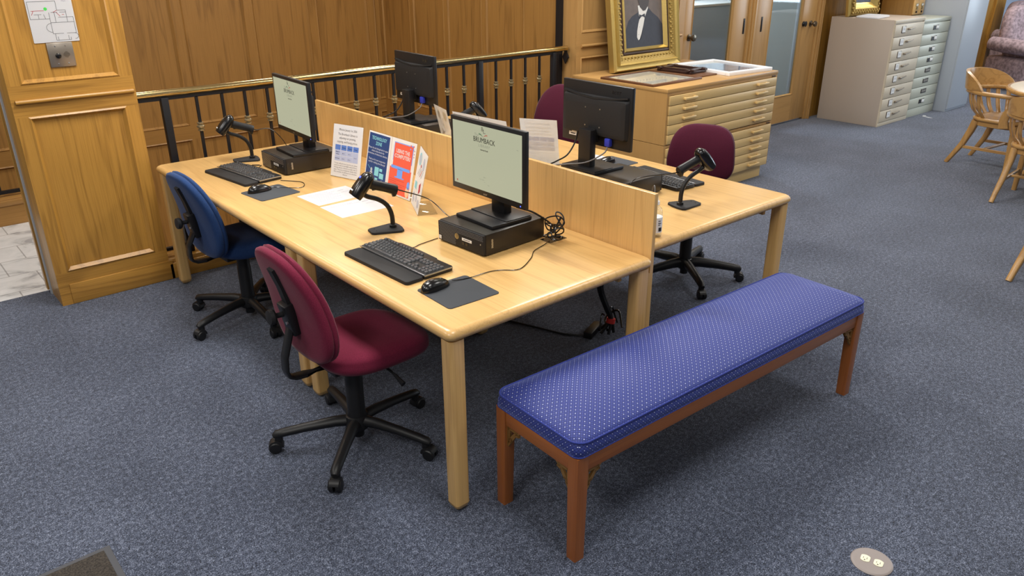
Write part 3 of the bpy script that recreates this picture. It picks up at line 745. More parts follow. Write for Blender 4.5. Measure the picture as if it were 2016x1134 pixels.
# ------------------------------------------------------------ computers
def computer(label, loc, rz, kind):
    t = thing('desktop_computer', label, 'computer', loc, rz, 'small black desktop computers under the monitors')
    D, W, H = 0.345, 0.292, 0.0925             # local: front face at x = 0 looking to -x, y from 0 to W
    mb = MB(); mb.box(0.012, D, 0, W, 0.004, H, b=0.003); mb.box(0.03, 0.06, 0.02, 0.05, 0, 0.006); mb.box(0.03, 0.06, W - 0.05, W - 0.02, 0, 0.006); mb.box(D - 0.06, D - 0.03, 0.02, 0.05, 0, 0.006); mb.box(D - 0.06, D - 0.03, W - 0.05, W - 0.02, 0, 0.006)
    mb.build('case', M['case'], t)
    mb = MB(); mb.box(0.0, 0.014, 0.002, W - 0.002, 0.006, H - 0.002, b=0.003); mb.build('front_bezel', M['blackm'], t)
    mb = MB()
    if kind == 'mesh':
        for i in range(44):
            for j in range(13):
                y = W - 0.010 - i * 0.0063 - (0.003 if j % 2 else 0); z = H - 0.008 - j * 0.0061
                if j > 3 and y < W * 0.60: continue
                if j > 8 and y > W - 0.03: continue
                if y < 0.008: continue
                mb.box(-0.0006, 0.0, y - 0.0019, y + 0.0019, z - 0.0013, z + 0.0013)
    else:
        for j in range(13):
            z = H - 0.008 - j * 0.006
            mb.box(-0.0006, 0.0, (W * 0.60 if j > 4 else 0.008), W - 0.01, z - 0.0013, z + 0.0013)
    mb.build('grille', M['grey_cord'] if kind == 'mesh' else M['silver'], t)
    if kind == 'mesh':
        mb = MB(); mb.lathe([(0.0125, 0), (0.0125, 0.0012), (0.010, 0.0016), (0.010, 0.0008), (0.0, 0.0008)], (0, W * 0.575, 0.05), (-1, 0, 0), 24)
        mb.box(-0.0022, -0.0008, W * .575 - .006, W * .575 - .004, .043, .057); mb.box(-0.0022, -0.0008, W * .575 - .0005, W * .575 + .0015, .043, .057)
        mb.build('round_badge', M['knuckle'], t)
        mb = MB(); mb.box(-0.0008, 0.0, W - 0.022, W - 0.006, 0.012, 0.028); mb.build('sticker', M['label'], t)
    mb = MB(); mb.box(-0.0008, 0.0005, 0.075, 0.135, 0.040, 0.052); mb.box(-0.001, -0.0008, 0.085, 0.125, 0.0445, 0.0475, mi=1); mb.build('label_strip', [M['label'], M['ink']], t)
    mb = MB()
    for y in (0.128, 0.106): mb.box(-0.0012, 0.0, y - .007, y + .007, 0.022, 0.034)
    mb.build('usb_port', M['gloss'], t)
    mb = MB(); mb.cyl((0.0, 0.02, 0.05), (-0.0015, 0.02, 0.05), 0.003, seg=12); mb.build('power_button', M['silver'], t)
    mb = MB()
    for k in range(8): mb.box(0.040 + 0.0006 * (k % 3), 0.050 - 0.0008 * (k % 2), -0.0006, 0.0, 0.030 + k * 0.0048, 0.034 + k * 0.0048)
    mb.build('side_sticker', M['silver'], t)
    return t
pc = computer('black desktop computer with perforated front, under the nearest lit monitor', (0.508, 0.450, TZ + .0004), math.radians(3.0), 'mesh')
computer('black desktop computer with slatted front, under the far lit monitor', (0.462, 2.128, TZ + .0004), 0.0, 'slat')
dup(pc, 'black desktop computer behind the divider, under the nearer back-turned monitor', (1.772, 0.87, TZ + .0004), PI)
dup(pc, 'black desktop computer behind the divider, under the farther back-turned monitor', (1.80, 2.62, TZ + .0004), PI)

def monitor(label, loc, rz, bottom, on):
    t = thing('computer_monitor', label, 'monitor', loc, rz, 'flat black desktop monitors')
    W, H = 0.475, 0.312; z0 = bottom; F = -0.035            # local: screen looks to -x
    mb = MB(); mb.box(-0.108, 0.108, -0.122, 0.122, 0, 0.016, b=0.004); mb.box(-0.03, 0.104, -0.118, 0.118, 0.016, 0.020, b=0.002); mb.build('stand_base', M['black'], t)
    mb = MB(); mb.box(0.022, 0.064, -0.042, 0.042, 0.018, z0 + 0.09, b=0.004); mb.box(-0.01, 0.03, -0.03, 0.03, z0 + 0.02, z0 + 0.09, b=0.003); mb.build('neck', M['black'], t)
    mb = MB(); mb.box(F, F + 0.022, -W / 2, W / 2, z0, z0 + H, b=0.004)
    mb.build('bezel', M['black'], t)
    mb = MB()                                             # bulged back shell with a smile shaped ledge
    def ring(x, w, a, b_): return [(x, q[0], q[1] + z0) for q in rrect(w, b_ - a, 0.012, 3, 0, (a + b_) / 2)]
    mb.rings([ring(F + 0.021, W - 0.03, 0.05, H - 0.06), ring(F + 0.040, W - 0.05, 0.056, H - 0.072), ring(F + 0.046, W - 0.09, 0.07, H - 0.10)]); 
    mb.bar([(F + 0.024, -W / 2 + .02, z0 + H - .052), (F + 0.03, -W / 4, z0 + H - .066), (F + 0.034, 0, z0 + H - .072), (F + 0.03, W / 4, z0 + H - .066), (F + 0.024, W / 2 - .02, z0 + H - .052)], 0.02, 0.008, up=(0, 0, 1))
    back = mb.build('back_shell', M['blackm'], t)
    for y in (-0.05, 0.05):
        for z in (0.10, 0.19):
            mb = MB(); mb.cyl((F + 0.046, y, z0 + z), (F + 0.0475, y, z0 + z), 0.0035, seg=10); mb.build('screw', M['silver'], back)
    mb = MB(); mb.text('acer', 0.036, T(F + 0.0222, 0.135, z0 + H - 0.042) @ RZ(PI / 2) @ RX(PI / 2), bold=0.0004); mb.build('maker_mark', M['gloss'], back, recalc=False)
    mb = MB(); mb.box(F - 0.0006, F, -W / 2 + .017, W / 2 - .017, z0 + 0.026, z0 + H - 0.017)
    scn = mb.build('screen', M['screen'] if on else M['gloss'], t)
    mb = MB(); mb.text('acer', 0.014, T(F - 0.0006, 0.01, z0 + 0.008) @ RZ(-PI / 2) @ RX(PI / 2), bold=0.0002); mb.build('maker_mark', M['silver'], t, recalc=False)
    mb = MB(); mb.lathe([(0.003, 0), (0.0, 0.0012)], (F, -W / 2 + .026, z0 + 0.012), (-1, 0, 0), 10); mb.build('power_light', M['led'] if on else M['gloss'], t)
    if on:
        def at(y, z): return T(F - 0.0009, y, z0 + z) @ RZ(-PI / 2) @ RX(PI / 2)
        mb = MB()
        mb.text('B', 0.024, at(0.022, 0.274), 0, width=0.011); mb.text('L', 0.024, at(0.011, 0.266), 0, width=0.010); mb.text('.', 0.026, at(0.002, 0.266), 0)
        mb.text('The', 0.017, at(0.060, 0.249), 3, width=0.024, spacing=1.2)
        mb.text('BRUMBACK', 0.030, at(0.012, 0.226), 0, width=0.138); mb.text('BRUMBACK', 0.030, at(0.0114, 0.2262), 0, width=0.138)
        mb.text('LIBRARY', 0.017, at(0.012, 0.208), 3, width=0.072, spacing=1.4)
        mb.text('Internet Kiosk', 0.008, at(0.012, 0.194), 0, width=0.050, bold=0.0003)
        for sgn, mi in ((1, 1), (-1, 2)):
            for k in range(3):
                pts = []
                for q in range(7):
                    u = q / 6; pts.append(Vector((F - 0.001, 0.017 + sgn * (0.002 + 0.026 * u), z0 + 0.2505 + 0.007 * math.sin(u * 2.2) + 0.0026 * k * u)))
                for q in range(6): mb.poly([pts[q], pts[q + 1], pts[q + 1] + Vector((0, 0, 0.0016)), pts[q] + Vector((0, 0, 0.0016))], mi)
        mb.text('Sign in', 0.007, at(0.012, 0.082), 3); mb.text('Card number', 0.006, at(0.03, 0.070), 3); mb.text('or', 0.006, at(0.012, 0.062), 3)
        mb.box(F - 0.001, F - 0.0008, -0.030, 0.004, z0 + 0.058, z0 + 0.068, mi=4); mb.text('Login', 0.006, at(-0.012, 0.053), 3)
        mb.text('Help', 0.006, at(-0.195, 0.232), 3)
        mb.box(F - 0.001, F - 0.0008, 0.196, 0.204, z0 + 0.034, z0 + 0.042, mi=2)
        mb.build('screen_page', [M['lcd_ink'], M['lcd_green'], M['lcd_red'], M['lcd_pale'], M['screen']], scn, recalc=False)
    return t
PT = TZ + 0.0930
m1 = monitor('lit monitor nearest the camera on the front desk', (0.683, 0.600, PT), 0.0, 0.095, True)
m2 = dup(m1, 'lit monitor at the far end of the front desk', (0.634, 2.245, PT), math.radians(-3))
def rear_extras(t, z0):
    F = -0.035
    mb = MB(); mb.box(F + 0.0225, F + 0.024, -0.185, -0.125, z0 + 0.028, z0 + 0.045); mb.box(F + 0.0225, F + 0.024, -0.165, -0.130, z0 + 0.045, z0 + 0.062); mb.box(F + 0.024, F + 0.0244, -0.172, -0.140, z0 + 0.034, z0 + 0.039, mi=1); mb.build('rating_label', [M['label'], M['inkd']], t)
    mb = MB(); mb.box(F + 0.023, F + 0.047, 0.088, 0.122, z0 + 0.012, z0 + 0.052, b=0.004); mb.build('video_plug', M['vga'], t)
    mb = MB(); mb.tube([(F + 0.04, 0.105, z0 + 0.012), (F + 0.06, 0.10, z0 - 0.02), (0.075, 0.03, z0 - 0.07), (0.115, -0.07, 0.026), (0.165, -0.12, 0.012), (0.195, -0.13, -0.06)], 0.0035, 8); mb.build('video_cord', M['grey_cord'], t)
    mb = MB(); mb.tube([(F + 0.045, -0.10, z0 + 0.06), (F + 0.06, -0.105, z0), (0.07, -0.115, z0 - 0.06), (0.13, -0.135, 0.03), (0.17, -0.145, 0.012), (0.20, -0.15, -0.06)], 0.004, 8); mb.build('power_cord', M['black'], t)
m3 = monitor('nearer monitor turned its black back, on the rear desk by the scanner', (1.585, 0.895, PT), PI, 0.118, False)
rear_extras(m3, 0.118)
m4 = dup(m3, 'farther monitor turned its black back, on the rear desk near the railing', (1.585, 2.52, PT), PI + math.radians(-2))

# ------------------------------------------------------------ keyboards, mice, pads
def keyboard(label, loc, rz):
    t = thing('keyboard', label, 'keyboard', loc, rz, 'black keyboards with palm rests')
    # local: typist at -x, left hand at +y; origin under the middle
    mb = MB()
    pts = rrect(0.138, 0.444, 0.012, 3, 0.031, 0)
    mb.prism(pts, 0.003, 0.019, b=0.003)
    mb.prism([(0.096, 0.15), (0.096, -0.13), (0.106, -0.11), (0.109, 0), (0.106, 0.13)], 0.006, 0.019, b=0.002)
    mb.build('body', M['black'], t)
    mb = MB(); mb.prism(rrect(0.082, 0.440, 0.014, 4, -0.079, 0), 0.0, 0.014, b=0.005); mb.build('palm_rest', M['blackm'], t)
    mb = MB(); mb.box(-0.0395, -0.0370, -0.221, 0.221, 0.014, 0.0203, b=0.0008); mb.box(-0.038, 0.095, -0.2232, -0.2215, 0.013, 0.0190, b=0.0006); mb.build('silver_edge', M['silver'], t)
    protos = {}
    def key(y, x, w, d=0.0155):
        kk = (round(w, 4), d)
        if kk not in protos:
            mb = MB(); a, b_ = d / 2, w / 2
            mb.rings([[(q[0] + i * .3, q[1], z) for q in rrect(2 * (a - i), 2 * (b_ - i), 0.0018, 2)] for z, i in ((0.0, 0.0), (0.006, 0.0014), (0.0075, 0.0028))])
            protos[kk] = mb.build('key', M['key'], t, (x, y, 0.018), sharp=40)
        else: inst(protos[kk], t, (x, y, 0.018))
    U = 0.0199
    y0 = 0.2160
    rows = [(0.056, [1] * 13 + [2]), (0.0375, [1.5] + [1] * 12 + [1.5]), (0.019, [1.75] + [1] * 11 + [2.25]), (0.0005, [2.25] + [1] * 10 + [2.75]), (-0.018, [1.25, 1.25, 1.25, 6.25, 1.25, 1.25, 1.25, 1.25])]
    for x, ws in rows:
        y = y0
        for w in ws: key(y - w * U / 2, x, w * U - 0.003); y -= w * U
    y = y0
    for k in range(13):
        if k in (1, 5, 9): y -= 0.009
        key(y - U * .45, 0.081, U * 0.9 - 0.003, 0.012); y -= U * 0.94
    yn = y0 - 15 * U - 0.006
    for x in (0.056, 0.0375):
        for k in range(3): key(yn - (k + .5) * U, x, U - 0.003)
    for k in range(3): key(yn - (k + .5) * U, -0.018, U - 0.003)
    key(yn - 1.5 * U, 0.0005, U - 0.003)
    yp = yn - 3 * U - 0.006
    for x in (0.056, 0.0375, 0.019, 0.0005, -0.018):
        for k in range(3): key(yp - (k + .5) * U, x, U - 0.003)
    return t
k1 = keyboard('black keyboard with palm rest nearest the camera, beside the mouse pad', (0.227, 0.640, TZ + .0005), math.radians(2))
k2 = dup(k1, 'black keyboard at the blue chair end of the front desk', (0.300, 2.300, TZ + .0005), math.radians(7))
dup(k1, 'black keyboard on the rear desk beside the nearer back-turned monitor', (1.935, 0.735, TZ + .0005), PI + math.radians(-4))

def mouse_pad(label, loc, rz):
    mb = MB(); mb.prism(rrect(0.222, 0.215, 0.014, 4), 0, 0.003, b=0.001)
    o = mb.build('mouse_pad', M['pad'], None, loc, (0, 0, rz)); tag(o, label, 'mouse pad', 'dark grey rubber mouse pads')
    if abs(loc[1] - 1.885) > .01: return o
    mb = MB(); mb.text('allsop', 0.009, T(-0.09, 0.085, 0.0032) @ RZ(-PI / 2), width=0.022, bold=0.0002); mb.build('maker_mark', M['silver'], o, recalc=False)
    return o
mouse_pad('dark grey mouse pad at the near corner of the front desk', (0.226, 0.250, TZ), math.radians(-2))
mouse_pad('dark grey mouse pad beside the blue chair keyboard', (0.262, 1.885, TZ), math.radians(6))
mouse_pad('dark grey mouse pad beyond the nearer back-turned monitor', (2.01, 1.14, TZ), PI)
def mouse(label, loc, rz, cord):
    t = thing('mouse', label, 'mouse', loc, rz, 'glossy black computer mice')
    mb = MB(); R = []
    for k in range(21):                       # long axis x, nose at +x
        u = 0.5 - 0.5 * math.cos(PI * k / 20); x = -0.064 + 0.128 * u
        e_ = max(0.04, 1 - abs(2 * u - 1) ** 2.5) ** 0.5; w = 0.033 * e_ * (1.0 - 0.08 * math.sin(PI * u)); h = 0.041 * max(0.06, 1 - abs(2 * u - 1) ** 2.4) ** 0.5 * (1.06 - 0.36 * u)
        R.append([(x, w * math.copysign(abs(math.cos(a)) ** 0.8, math.cos(a)), max(0, h * math.copysign(abs(math.sin(a)) ** 0.9, math.sin(a)))) for a in [PI * q / 14 for q in range(15)]])
    mb.rings(R); mb.build('shell', M['gloss'], t, sharp=60)
    mb = MB(); mb.cyl((0.030, -0.0035, 0.0262), (0.030, 0.0035, 0.0262), 0.0055, seg=14); mb.build('scroll_wheel', M['key'], t)
    if cord:
        mb = MB(); mb.tube([Vector(c) for c in cord], 0.0018, 6); mb.build('cord', M['gloss'], t)
    return t
def cordpts(pts, loc, rz):
    inv = Matrix.Rotation(-rz, 4, 'Z') @ Matrix.Translation(-Vector(loc))
    return [inv @ Vector(p) for p in pts]
L, r = (0.180, 0.327, TZ + 0.003), math.radians(8)
mouse('black mouse on the pad nearest the camera, by the near desk corner', L, r, cordpts([(0.235, 0.334, .755), (0.27, 0.33, .747), (0.332, 0.317, .745), (0.42, 0.319, .743), (0.47, 0.303, .743), (0.532, 0.262, .743), (0.64, 0.317, .743), (0.708, 0.371, .743), (0.79, 0.395, .745), (0.84, 0.42, .745)], L, r))
L, r = (0.228, 1.938, TZ + 0.003), math.radians(4)
mouse('black mouse on the pad by the blue chair', L, r, cordpts([(0.285, 1.942, .755), (0.33, 1.935, .745), (0.42, 1.86, .743), (0.47, 1.95, .743), (0.40, 2.06, .743)], L, r))
L, r = (1.97, 1.15, TZ + 0.003), PI - 0.1
mouse('mouse on the rear desk, seen under the nearer back-turned monitor', L, r, None)

# ------------------------------------------------------------ barcode scanners on gooseneck stands
def scanner(label, loc, rz, up=0.0, cord=None):
    t = thing('barcode_scanner', label, 'barcode scanner', loc, rz, 'black barcode scanners on gooseneck stands')
    mb = MB()                                 # local: user at -x, post at origin
    pl_ = [(-0.108, 0.026), (-0.108, -0.026), (-0.098, -0.036), (0.018, -0.062), (0.032, -0.052), (0.038, -0.02), (0.038, 0.02), (0.032, 0.052), (0.018, 0.062), (-0.098, 0.036)]
    mb.prism(pl_, 0, 0.010, b=0.003)
    for y in (-0.015, 0.015): mb.cyl((-0.082, y, 0.0095), (-0.082, y, 0.0112), 0.003, seg=8)
    mb.build('base', M['blackm'], t)
    mb = MB(); mb.lathe([(0.016, 0.008), (0.016, 0.022), (0.012, 0.024)], (0, 0, 0), (0, 0, 1), 16); mb.tube([(0, 0, 0.02), (-0.003, 0, 0.07), (-0.022, 0, 0.115), (-0.06, 0, 0.146), (-0.105, 0, 0.165), (-0.125, 0, 0.180)], 0.0105, 12); mb.build('gooseneck', M['black'], t)
    mb = MB(); R = []                          # head: rounded wedge, long axis pointing down and forward
    ax = Vector((-0.66, 0, -0.75)).normalized(); nx = Vector((-0.75, 0, 0.66)); c0 = Vector((-0.085, 0, 0.262))
    for u, wy, hz in ((-0.006, .006, .006), (0.0, .020, .016), (0.015, .029, .025), (0.045, .033, .030), (0.08, .035, .030), (0.112, .038, .026), (0.118, .037, .024)):
        c = c0 + ax * u
        R.append([c + Vector((0, 1, 0)) * wy * math.copysign(abs(math.cos(a)) ** .75, math.cos(a)) + nx * hz * math.copysign(abs(math.sin(a)) ** .75, math.sin(a)) for a in [2 * PI * q / 20 for q in range(20)]])
    mb.rings(R); mb.build('head', M['gloss'], t, sharp=50)
    mb = MB(); R = []; h0 = Vector((-0.098, 0, 0.222)); hx = Vector((0.94, 0, -0.34)).normalized(); hn = Vector((0.34, 0, 0.94))
    for u, wy, hz in ((0, .018, .022), (0.03, .0185, .022), (0.07, .018, .021), (0.115, .019, .022), (0.123, .021, .028), (0.132, .020, .026)):
        c = h0 + hx * u - hn * (0.006 if u > .12 else 0)
        R.append([c + Vector((0, 1, 0)) * wy * math.cos(a) + hn * hz * math.sin(a) for a in [2 * PI * q / 18 for q in range(18)]])
    mb.rings(R); mb.build('handle', M['black'], t, sharp=45)
    mb = MB(); mb.box(-0.016, 0.016, -0.005, 0.006, -0.008, 0.008, b=0.004, mat=T(-0.068, 0, 0.196)); mb.build('trigger', M['blackm'], t)
    wn = c0 + ax * 0.1188
    mb = MB(); mb.poly([wn + Vector((0, y, 0)) + nx * z for y, z in ((-.024, -.013), (.024, -.013), (.024, .013), (-.024, .013))]); mb.build('scan_window', M['gloss'], t)
    dd = c0 + ax * 0.035 + nx * 0.0292
    mb = MB(); mb.lathe([(0.006, 0), (0.004, 0.0015), (0, 0.002)], dd, nx, 12); mb.build('indicator', M['led'] if up else M['grey_cord'], t)
    mb = MB(); dl = c0 + ax * 0.100 + nx * 0.0284; e1 = Vector((0, 1, 0))
    mb.poly([dl + e1 * y + ax * z for y, z in ((-.014, -.004), (.014, -.004), (.014, .002), (-.014, .002))]); mb.build('maker_strip', M['label'], t)
    if cord:
        e = h0 + hx * 0.132
        mb = MB(); mb.tube([e - hx * 0.004, e + hx * 0.02] + [Vector(c) for c in cord], [0.0045, 0.003] + [0.0022] * len(cord), 8); mb.build('cord', M['gloss'], t)
    return t
L, r = (0.425, 0.990, TZ + .0005), math.radians(-12)
s1 = scanner('barcode scanner with blue light, in front of the lit monitor nearest the camera', L, r, 1.0, cordpts([(0.60, 0.96, .85), (0.62, 0.86, .80), (0.60, 0.78, .80), (0.58, 0.752, .775)], L, r))
L, r = (0.482, 2.605, TZ + .0005), math.radians(-12)
scanner('barcode scanner at the far left corner of the front desk', L, r, 0.0, cordpts([(0.60, 2.58, .91), (0.65, 2.54, .85), (0.68, 2.50, .76)], L, r))
L, r = (1.636, 0.357, TZ + .0005), PI + math.radians(-12)
scanner('barcode scanner on the rear desk near the sanitizer bottle', L, r, 0.0, cordpts([(1.36, 0.41, .915), (1.335, 0.42, .84), (1.33, 0.46, .748)], L, r))
L, r = (1.60, 2.045, TZ), PI + math.radians(-12)
scanner('barcode scanner beyond the farther monitor, its head just showing', L, r)

# ------------------------------------------------------------ table signs and papers
PW, PH = 0.2159, 0.2794
def sign(label, x, y, yaw, lean, pages, w, foot=True):
    t = thing('tabletop_sign', label, 'sign', (x, y, TZ), math.radians(yaw), 'clear acrylic sign holders on the desks')
    A = T(0, 0, 0.003) @ RX(-math.radians(lean))
    mb = MB(); mb.box(-0.003, w + 0.003, 0.0012, 0.0034, 0.0, PH + 0.004, mat=A); mb.box(-0.003, w + 0.003, 0.0, 0.095, -0.0028, -0.0004, b=0.001, mat=T(0, 0, 0.003))
    mb.build('holder', M['acrylic'], t, sharp=30)
    for k, fn in enumerate(pages):
        mb = MB()
        P = A @ T(k * (PW + 0.003), 0.0004, 0.001) @ RX(PI / 2)
        mats = fn(mb, P) if fn else (mb.poly([P @ Vector(q) for q in ((0, 0, 0), (PW, 0, 0), (PW, PH, 0), (0, PH, 0))]), [M['paper']])[1]
        # paper back, a hair behind, so that it reads as paper from the other side too
        mb.poly([P @ Vector(q) for q in ((0, 0, -.0006), (0, PH, -.0006), (PW, PH, -.0006), (PW, 0, -.0006))])
        mb.build('page', mats, t, recalc=False)
    return t
def q4(mb, P, x0, y0, x1, y1, mi, z=0.0004):
    mb.poly([P @ Vector(q) for q in ((x0, y0, z), (x1, y0, z), (x1, y1, z), (x0, y1, z))], mi)
def base(mb, P): q4(mb, P, 0, 0, PW, PH, 0, 0)
def tx(mb, P, s, x, y, size, mi, width=None, bold=0.0, align='CENTER', ang=0.0):
    mb.text(s, size, P @ T(x, y, 0.0008) @ RZ(ang), mi, width, align, bold)
def page_price(mb, P):
    base(mb, P); c = PW / 2
    tx(mb, P, 'Effective January 1st, 2026', c, .248, .016, 1, .130); tx(mb, P, 'The Brumback Library is', c, .224, .017, 1, .140)
    tx(mb, P, 'adjusting our printing,', c, .204, .017, 1, .120); tx(mb, P, 'copying, and faxing prices.', c, .184, .017, 1, .150)
    for k in range(4):
        x = .022 + k * .044
        q4(mb, P, x, .144, x + .040, .172, 2)
        if k: tx(mb, P, ('', 'Printing', 'Copying', 'Faxing')[k], x + .02, .155, .008, 4, bold=.0002)
        if k < 3: q4(mb, P, x, .115, x + .043, .142, 3); q4(mb, P, x, .086, x + .043, .113, 3)
        else: q4(mb, P, x, .086, x + .040, .142, 3)
    tx(mb, P, 'Black &', .042, .131, .009, 4, bold=.0002); tx(mb, P, 'White', .042, .119, .009, 4, bold=.0002); tx(mb, P, 'Full Color', .042, .096, .008, 4, bold=.0002)
    for x, y, s in ((.086, .125, '$0.15'), (.130, .125, '$0.15'), (.086, .096, '$0.50'), (.130, .096, '$0.50'), (.174, .110, '$1.00')): tx(mb, P, s, x, y, .008, 4)
    for k, s in enumerate(('To have staff print your items for you, please', 'email the items to print@brumback library.', 'Printing above is based on single side of', 'paper. The price is doubled for double sided.', 'Ask a member of staff about our education', 'discount.')):
        tx(mb, P, s, c, .070 - .0115 * k, .0095, 1, .17 if k < 5 else None)
    return [M['paper'], M['ink'], M['tblue'], M['tblue2'], M['navy']]
def disc(mb, P, x, y, rx, ry, mi, n=18, z=0.0009, a0=0, a1=2 * PI):
    mb.poly([P @ Vector((x + rx * math.cos(a0 + (a1 - a0) * k / n), y + ry * math.sin(a0 + (a1 - a0) * k / n), z)) for k in range(n + (0 if a1 - a0 > 6.2 else 1))], mi)
def page_zone(mb, P):
    base(mb, P); q4(mb, P, .007, .007, PW - .016, PH - .008, 1); c = .102
    tx(mb, P, 'TECHNOLOGY', c, .240, .024, 2, .140, .0006); tx(mb, P, 'ZONE', c, .215, .024, 2, .058, .0006)
    for k, s in enumerate(('Please do not bring food or open', 'drinks in this area for the', 'protection of electronic devices.', '', 'Thank you for your cooperation', 'and for visiting the library!')):
        if s: tx(mb, P, s, c, .193 - .0145 * k, .0135, 3, .185 if k in (0, 2) else .16 if k != 1 else .12, .0002)
    q4(mb, P, .090, .060, .130, .105, 2, .0008); q4(mb, P, .135, .088, .162, .103, 2, .0008); q4(mb, P, .138, .052, .178, .080, 2, .0008); q4(mb, P, .10, .02, .125, .05, 2, .0008)
    for x, yy, r in ((.06, .085, .009), (.165, .035, .009), (.045, .03, .012)): disc(mb, P, x, yy, r, r * 1.2, 3)
    for x0, y0, x1, y1 in ((.048, .012, .072, .075), (.15, .012, .18, .03)): q4(mb, P, x0, y0, x1, y1, 3, .0009)
    mb.poly([P @ Vector(q) for q in ((.022, .102, .0008), (.07, .075, .0008), (.07, .077, .0008), (.022, .105, .0008))], 2)
    return [M['white'], M['navy'], M['teal'], M['white']]
def page_using(mb, P):
    base(mb, P)
    q4(mb, P, .026, .170, .195, .262, 2, .0005); q4(mb, P, .030, .135, .190, .258, 1, .0006); q4(mb, P, .008, .008, .198, .137, 1, .0006)
    tx(mb, P, 'USING THE', .108, .212, .026, 3, .120, .0012); tx(mb, P, 'COMPUTER?', .108, .187, .026, 3, .140, .0012)
    q4(mb, P, .020, .131, .185, .146, 2, .0008); q4(mb, P, .078, .094, .125, .134, 2, .0008); q4(mb, P, .060, .088, .142, .094, 2, .0009)
    for k, w in enumerate((.13, .06, .14, .12, .13, .11)): q4(mb, P, .018, .077 - k * .0095, .018 + w, .0785 - k * .0095, 4, .0008)
    for k in range(7): disc(mb, P, .170 + .012 * (k % 3), .262 - .008 * (k // 3) * 2, .005, .004, 2 if k % 2 else 1)
    disc(mb, P, .186, .068, .012, .02, 2); disc(mb, P, .182, .034, .016, .026, 5)
    for y in (.21, .225, .24): q4(mb, P, .200, y, .208, y + .003, 4, .0008)
    return [M['white'], M['coral'], M['sky'], M['white'], M['red'], M['skin']]
def page_rules(mb, P):
    base(mb, P); disc(mb, P, .060, .230, .030, .030, 2); disc(mb, P, .060, .230, .022, .022, 3, z=.0010); disc(mb, P, .160, .225, .022, .030, 5)
    for k in range(4): mb.poly([P @ Vector(q) for q in ((.05 + .028 * k, .155, .0008), (.058 + .028 * k, .155, .0008), (.096 + .028 * k, .195, .0008), (.088 + .028 * k, .195, .0008))], (3, 5, 4, 3)[k])
    mb.poly([P @ Vector(q) for q in ((.14, .08, .0008), (.175, .10, .0008), (.165, .14, .0008), (.13, .12, .0008))], 4); tx(mb, P, 'Y!', .152, .100, .02, 0)
    q4(mb, P, .03, .085, .08, .12, 2, .0008); disc(mb, P, .11, .05, .02, .016, 3); disc(mb, P, .045, .04, .02, .025, 5); disc(mb, P, .17, .04, .022, .02, 3)
    disc(mb, P, .105, .205, .010, .008, 4)
    return [M['white'], M['tblue2'], M['teal'], M['inkl'], M['red'], M['inkl']]
sign('white price notice with a blue table, in an acrylic holder on the front desk', 0.651, 1.973, -74.4, 13, [page_price], PW)
sign('double sign of a navy page and a red page on the front desk', 0.706, 1.716, -90, 13, [page_zone, page_using], PW * 2 + .003)
sign('illustrated pastel sign set at an angle beside the navy and red pages', 0.704, 1.268, -115.6, 13, [page_rules], PW)
sign('single white sign seen from behind, next to the nearer back-turned monitor', 1.737, 1.292, 120.3, 16, [page_price], PW)
sign('double white sign seen from behind, above the lit monitor nearest the camera', 1.496, 1.409, 95.5, 13, [None, None], PW * 2 + .003)
sign('illustrated pale sign on the rear desk beside the farther back-turned monitor', 1.440, 1.868, 74, 12, [page_rules], PW)

def sheet(label, x, y, rz, lines):
    mb = MB(); mb.box(0, 0.2794, -0.2159, 0, 0, 0.0006)
    X = lambda: T(0, 0, 0.0008)
    random.seed(len(label))
    for k in range(lines):
        yy = -0.030 - 0.0085 * k
        w = random.uniform(.09, .16)
        mb.poly([(0.035, yy, .0008), (0.035 + w, yy, .0008), (0.035 + w, yy - .003, .0008), (0.035, yy - .003, .0008)], 1)
    mb.poly([(0.20, -.05, .0008), (0.235, -.05, .0008), (0.235, -.055, .0008), (0.20, -.055, .0008)], 1)
    mb.poly([(0.20, -.09, .0008), (0.25, -.09, .0008), (0.25, -.093, .0008), (0.20, -.093, .0008)], 1)
    o = mb.build('paper_sheet', [M['paper'], M['inkl']], None, (x, y, TZ + .0002), (0, 0, math.radians(rz)), recalc=False)
    return tag(o, label, 'paper', 'white printed sheets')
sheet('white printed sheet lying beside the price notice, with more text', 0.333, 1.733, 2, 17)
sheet('mostly blank white sheet lying by the scanner on the front desk', 0.333, 1.492, 0, 3)
sheet('white sheet lying behind the nearer back-turned monitor on the rear desk', 1.80, 1.30, 8, 3)

# sanitizer bottle beside the end of the divider
bt = thing('sanitizer_bottle', 'clear sanitizer bottle with white label behind the near divider end', 'bottle', (1.222, 0.168, TZ))
mb = MB(); mb.lathe([(0.026, 0), (0.029, 0.004), (0.029, 0.105), (0.024, 0.124), (0.012, 0.134), (0.012, 0.142)], seg=20); mb.build('bottle_body', M['bottle'], bt, sharp=50)
mb = MB(); mb.lathe([(0.0295, 0.022), (0.0296, 0.023), (0.0296, 0.088), (0.0295, 0.089)], seg=24)
for k in range(7):
    a = -1.9 + .07 * k; mb.box(-.0012, .0012, -.0008, .0008, .030, .046, mi=1, mat=RZ(a + PI / 2) @ T(0, -.0302, 0))
for z, n in ((.056, 6), (.064, 9), (.074, 7)):
    for k in range(n): a = -2.0 + .05 * k; mb.box(-.0014, .0014, -.0004, .0004, z, z + .003, mi=2, mat=RZ(a + PI / 2) @ T(0, -.0301, 0))
mb.build('label_wrap', [M['label'], M['inkd'], M['ink']], bt)
mb = MB(); mb.lathe([(0.013, 0.142), (0.013, 0.156), (0.006, 0.160), (0.005, 0.172), (0.0, 0.173)], seg=16); mb.bar([(0, 0, .170), (-.03, .012, .168), (-.036, .015, .160)], .009, .007); mb.build('pump', M['white'], bt)
